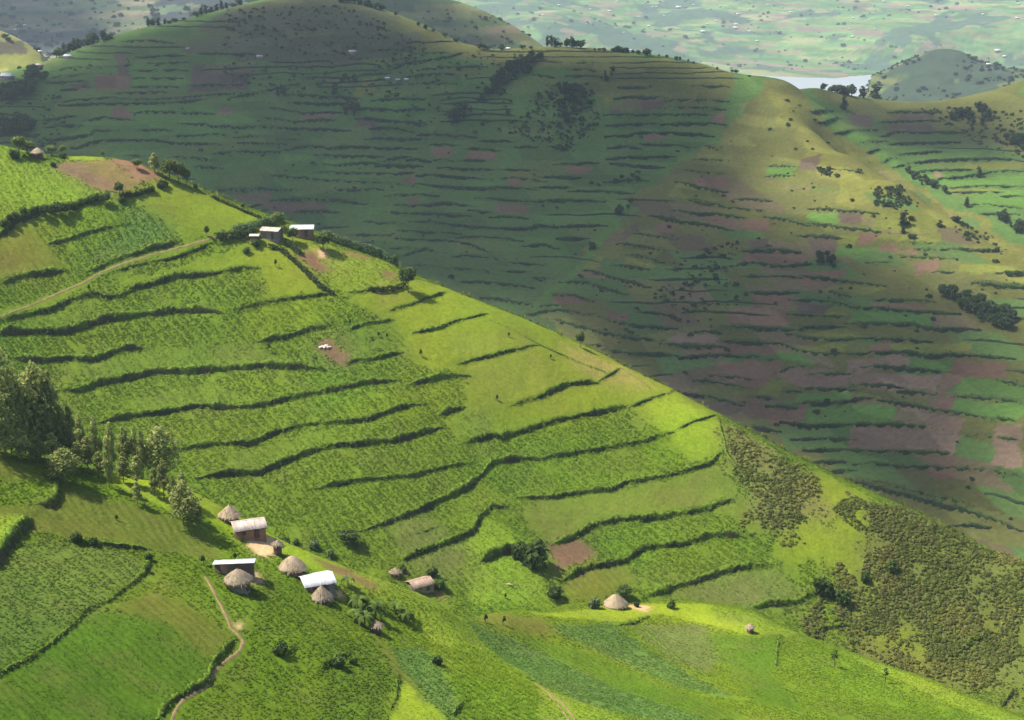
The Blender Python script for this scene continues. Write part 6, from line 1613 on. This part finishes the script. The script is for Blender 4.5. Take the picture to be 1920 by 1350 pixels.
for x, y, w, l, br in [(127, 109, 13, 'white-roofed farmhouse below the trees on the left shoulder of the ridge', True), (14, 149, 22, 'long white-roofed farmhouse at the left edge among dark trees', True), (74, 125, 11, 'faded-roofed farmhouse between the dark trees at far left', False), (352, 93, 7, 'tiny pale farmhouse on the upper left terraces of the ridge', False), (487, 109, 11, 'pale farmhouse under the shaded peak', False),
                       (661, 101, 14, 'tan-roofed farmhouse right under the shaded peak', False), (726, 149, 9, 'left farmhouse of the row of three on the shaded ridge', True), (746, 152, 9, 'middle farmhouse of the row of three on the shaded ridge', False), (762, 151, 8, 'right farmhouse of the row of three on the shaded ridge', True), (953, 93, 8, 'white-roofed farmhouse in the saddle of the ridge', True), (1178, 98, 5, 'tiny white farmhouse on the crest right of the grove', True)]:
    tiny_house(HC, x, y, w, l, None, br)
tiny_house(HK, 74, 98, 7, 'small pale farmhouse on the sunlit knoll at far left', None)
for x, y, h, lab in [(8, 70, 9, 'dark tree at the top of the sunlit knoll'), (70, 96, 9, 'dark tree beside the farmhouse on the sunlit knoll'), (16, 76, 9, 'dark tree just below the top of the sunlit knoll')]:
    far_tree(HK, x, y, h, lab, None)
for x, y, h in [(1712, 118, 8), (1722, 114, 8), (1816, 108, 8), (1826, 112, 10), (1840, 118, 8), (1850, 120, 9), (1866, 126, 9), (1622, 158, 8), (1610, 162, 9), (1880, 132, 8), (1700, 122, 7)]:
    far_tree(HF, x, y, h, 'tree on the skyline of the conical lakeside hill', 'trees on the lakeside hill')


def wood_mass(name, H, Ps, hm, label, protos_, sd):
    V = []; C = []; nq = 0
    for p in Ps:
        me = protos_[frng.randint(len(protos_))]; nv = len(me.vertices)
        v = np.empty(nv * 3, np.float32); me.vertices.foreach_get('co', v); v = v.reshape(-1, 3)
        c = np.empty(nv * 4, np.float32); me.attributes['col'].data.foreach_get('color', c); c = c.reshape(-1, 4)[:, :3]
        k = 170 * 4
        a = frng.rand() * 6.28; s = hm / 5.4 * (0.7 + 0.6 * frng.rand())
        R = np.array([[math.cos(a), -math.sin(a), 0], [math.sin(a), math.cos(a), 0], [0, 0, 1]])
        V.append(v[:k] @ R.T * s + p); C.append(c[:k])
    V = np.concatenate(V); C = np.concatenate(C)
    o = link(name, raw_mesh(name, V, np.arange(len(V)).reshape(-1, 4), None, C, [M_LEAF]))
    return tag(o, label, 'wood', kind='stuff')


GREENW = [far_proto((0.10, 0.15, 0.055), False) for _ in range(2)]
for win, poly, n, hm, lab in MASS:
    wood_mass('wood', HC, in_zone(HC, win, poly, n), hm, lab, GREENW if 'green' in lab else FARR[:3], 1)


def far_scrub(H, n, lo, hi, col, label, z0=-1e9):
    x, y, z, th, r = sample_hill(H, n * 4)
    ok, _, _ = in_frame(x, y, z); ok &= H.visible(x, y, z, 12) & (fbm(x / 160, y / 160, 3, 5) > 0.44) & (z > z0)
    i = np.nonzero(ok)[0][:n]
    P = np.stack([x[i], y[i], z[i]], -1); k = len(P)
    return scatter('scrub', P, np.full(k, 3), lo + (hi - lo) * prng.rand(k) ** 2, np.array(col) * (0.7 + 0.7 * prng.rand(k, 1)), label, 'scrub')


far_scrub(HG, 1400, 4, 13, (0.10, 0.15, 0.09), 'hazy trees and hedges dotted over the far shore', CAM_Z + LAKE + 6)
far_scrub(HF, 900, 2.5, 7, (0.04, 0.06, 0.04), 'dark scrub covering the conical lakeside hill')
far_scrub(HI, 900, 3, 9, (0.05, 0.07, 0.05), 'hazy bushes over the far left slope')
far_scrub(HH, 500, 2, 5, (0.05, 0.07, 0.045), 'dull bushes over the rounded hill behind the saddle')
# ------------------------------------------------------------------ clouds overhead (they shade the ridge) and the hazy air
def cloud_mat(name, opacity):
    m, nt, out = new_mat(name)
    d = nd(nt, 'ShaderNodeBsdfDiffuse'); d.inputs[0].default_value = (0.9, 0.9, 0.92, 1)
    t = nd(nt, 'ShaderNodeBsdfTransparent')
    mx = nd(nt, 'ShaderNodeMixShader'); mx.inputs[0].default_value = opacity
    nt.links.new(t.outputs[0], mx.inputs[1]); nt.links.new(d.outputs[0], mx.inputs[2]); nt.links.new(mx.outputs[0], out.inputs[0])
    return m


crng = np.random.RandomState(91)
CLOUD_Z = CAM_Z + 1900.0
SD = np.array(SUN_DIR)


def ball(nu=10, nv=7):
    V = [(math.sin(math.pi * i / nv) * math.cos(2 * math.pi * j / nu), math.sin(math.pi * i / nv) * math.sin(2 * math.pi * j / nu), math.cos(math.pi * i / nv)) for i in range(nv + 1) for j in range(nu)]
    q = [(i * nu + j, (i + 1) * nu + j, (i + 1) * nu + (j + 1) % nu, i * nu + (j + 1) % nu) for i in range(nv) for j in range(nu)]
    return np.array(V), np.array(q)


BV, BQ = ball()


def cloud(targets, mat):
    """billows of one cloud, placed up the sun's direction from the ground it shades"""
    V = []; Q = []; n = 0
    for g, r in targets:
        t = (CLOUD_Z + crng.rand() * 30 - g[2]) / SD[2]
        c = np.asarray(g) + SD * t
        s = np.array([r, r, r * 0.45]) * (0.85 + 0.3 * crng.rand())
        V.append(BV * (1 + 0.10 * crng.normal(size=(len(BV), 1))) * s + c); Q.append(BQ + n); n += len(BV)
    o = link('cloud', raw_mesh('cloud', np.concatenate(V), np.concatenate(Q), None, None, [mat], True))
    return tag(o, kind='structure')


def shade_pts(H, poly, step, r, holes=()):
    P = pts(poly); out = []
    xs = [p[0] for p in P]; ys = [p[1] for p in P]
    for x in np.arange(min(xs), max(xs), step):
        for y in np.arange(min(ys), max(ys), step * 0.7):
            xx, yy = x + (crng.rand() - 0.5) * step * 0.6, y + (crng.rand() - 0.5) * step * 0.5
            if not inpoly(np.array([xx]), np.array([yy]), P)[0]: continue
            if any(inpoly(np.array([xx]), np.array([yy]), pts(h))[0] for h in holes): continue
            out.append((H.hit(xx, yy), r * (0.8 + 0.5 * crng.rand())))
    return out


THICK = cloud_mat('cloud_billow', 0.023)
THIN = cloud_mat('thin_cloud', 0.028)
cloud(shade_pts(HC, '-120,150 160,80 420,10 640,-5 760,60 700,520 300,420 -120,330', 62, 46), THICK)
cloud(shade_pts(HC, '640,20 800,70 900,110 1100,112 1330,150 1400,215 1180,390 1010,590 940,590 700,500', 62, 44), THICK)
cloud(shade_pts(HC, '1400,230 1440,300 1420,420 1330,560 1300,740 1180,700 1010,610 1200,390 1380,235', 70, 40), THIN)
MIST = cloud_mat('cloud_mist', 0.012)
cloud(shade_pts(HC, '1400,420 1560,400 1760,470 1930,600 1930,1060 1600,920 1400,820 1300,700', 90, 44), MIST)
cloud(shade_pts(HC, '1150,560 1420,480 1480,620 1400,780 1250,720', 80, 36), THIN)
cloud(shade_pts(HC, '1500,175 1600,190 1760,205 1930,170 1930,290 1780,300 1640,270', 60, 42), THICK)
cloud(shade_pts(HH, '500,-30 780,0 900,30 1000,90 1000,140 500,120', 80, 95), THICK)
cloud(shade_pts(HI, '-150,-40 150,-40 230,40 200,110 -150,120', 80, 130), THICK)

m, nt, out = new_mat('hazy_air')
pv_ = nd(nt, 'ShaderNodeVolumePrincipled')
pv_.inputs['Color'].default_value = (0.76, 0.91, 1.0, 1)
pv_.inputs['Density'].default_value = 0.000105
pv_.inputs['Anisotropy'].default_value = 0.25
nt.links.new(pv_.outputs[0], out.inputs['Volume'])
zlo = min(HA.z.min(), HB.z.min(), HC.z.min(), HG.z.min(), HF.z.min(), HH.z.min(), HI.z.min(), HK.z.min()) - 1.0
zhi = max(CAM_Z, HG.z.max(), HC.z.max() + 14, HI.z.max(), HH.z.max()) + 6.0
b = MB(); b.box(-3600, 3600, -60, 7900, zlo, zhi)
tag(link('haze', b.mesh('haze', [m])), 'pale blue haze filling the valley air', 'haze', kind='stuff')
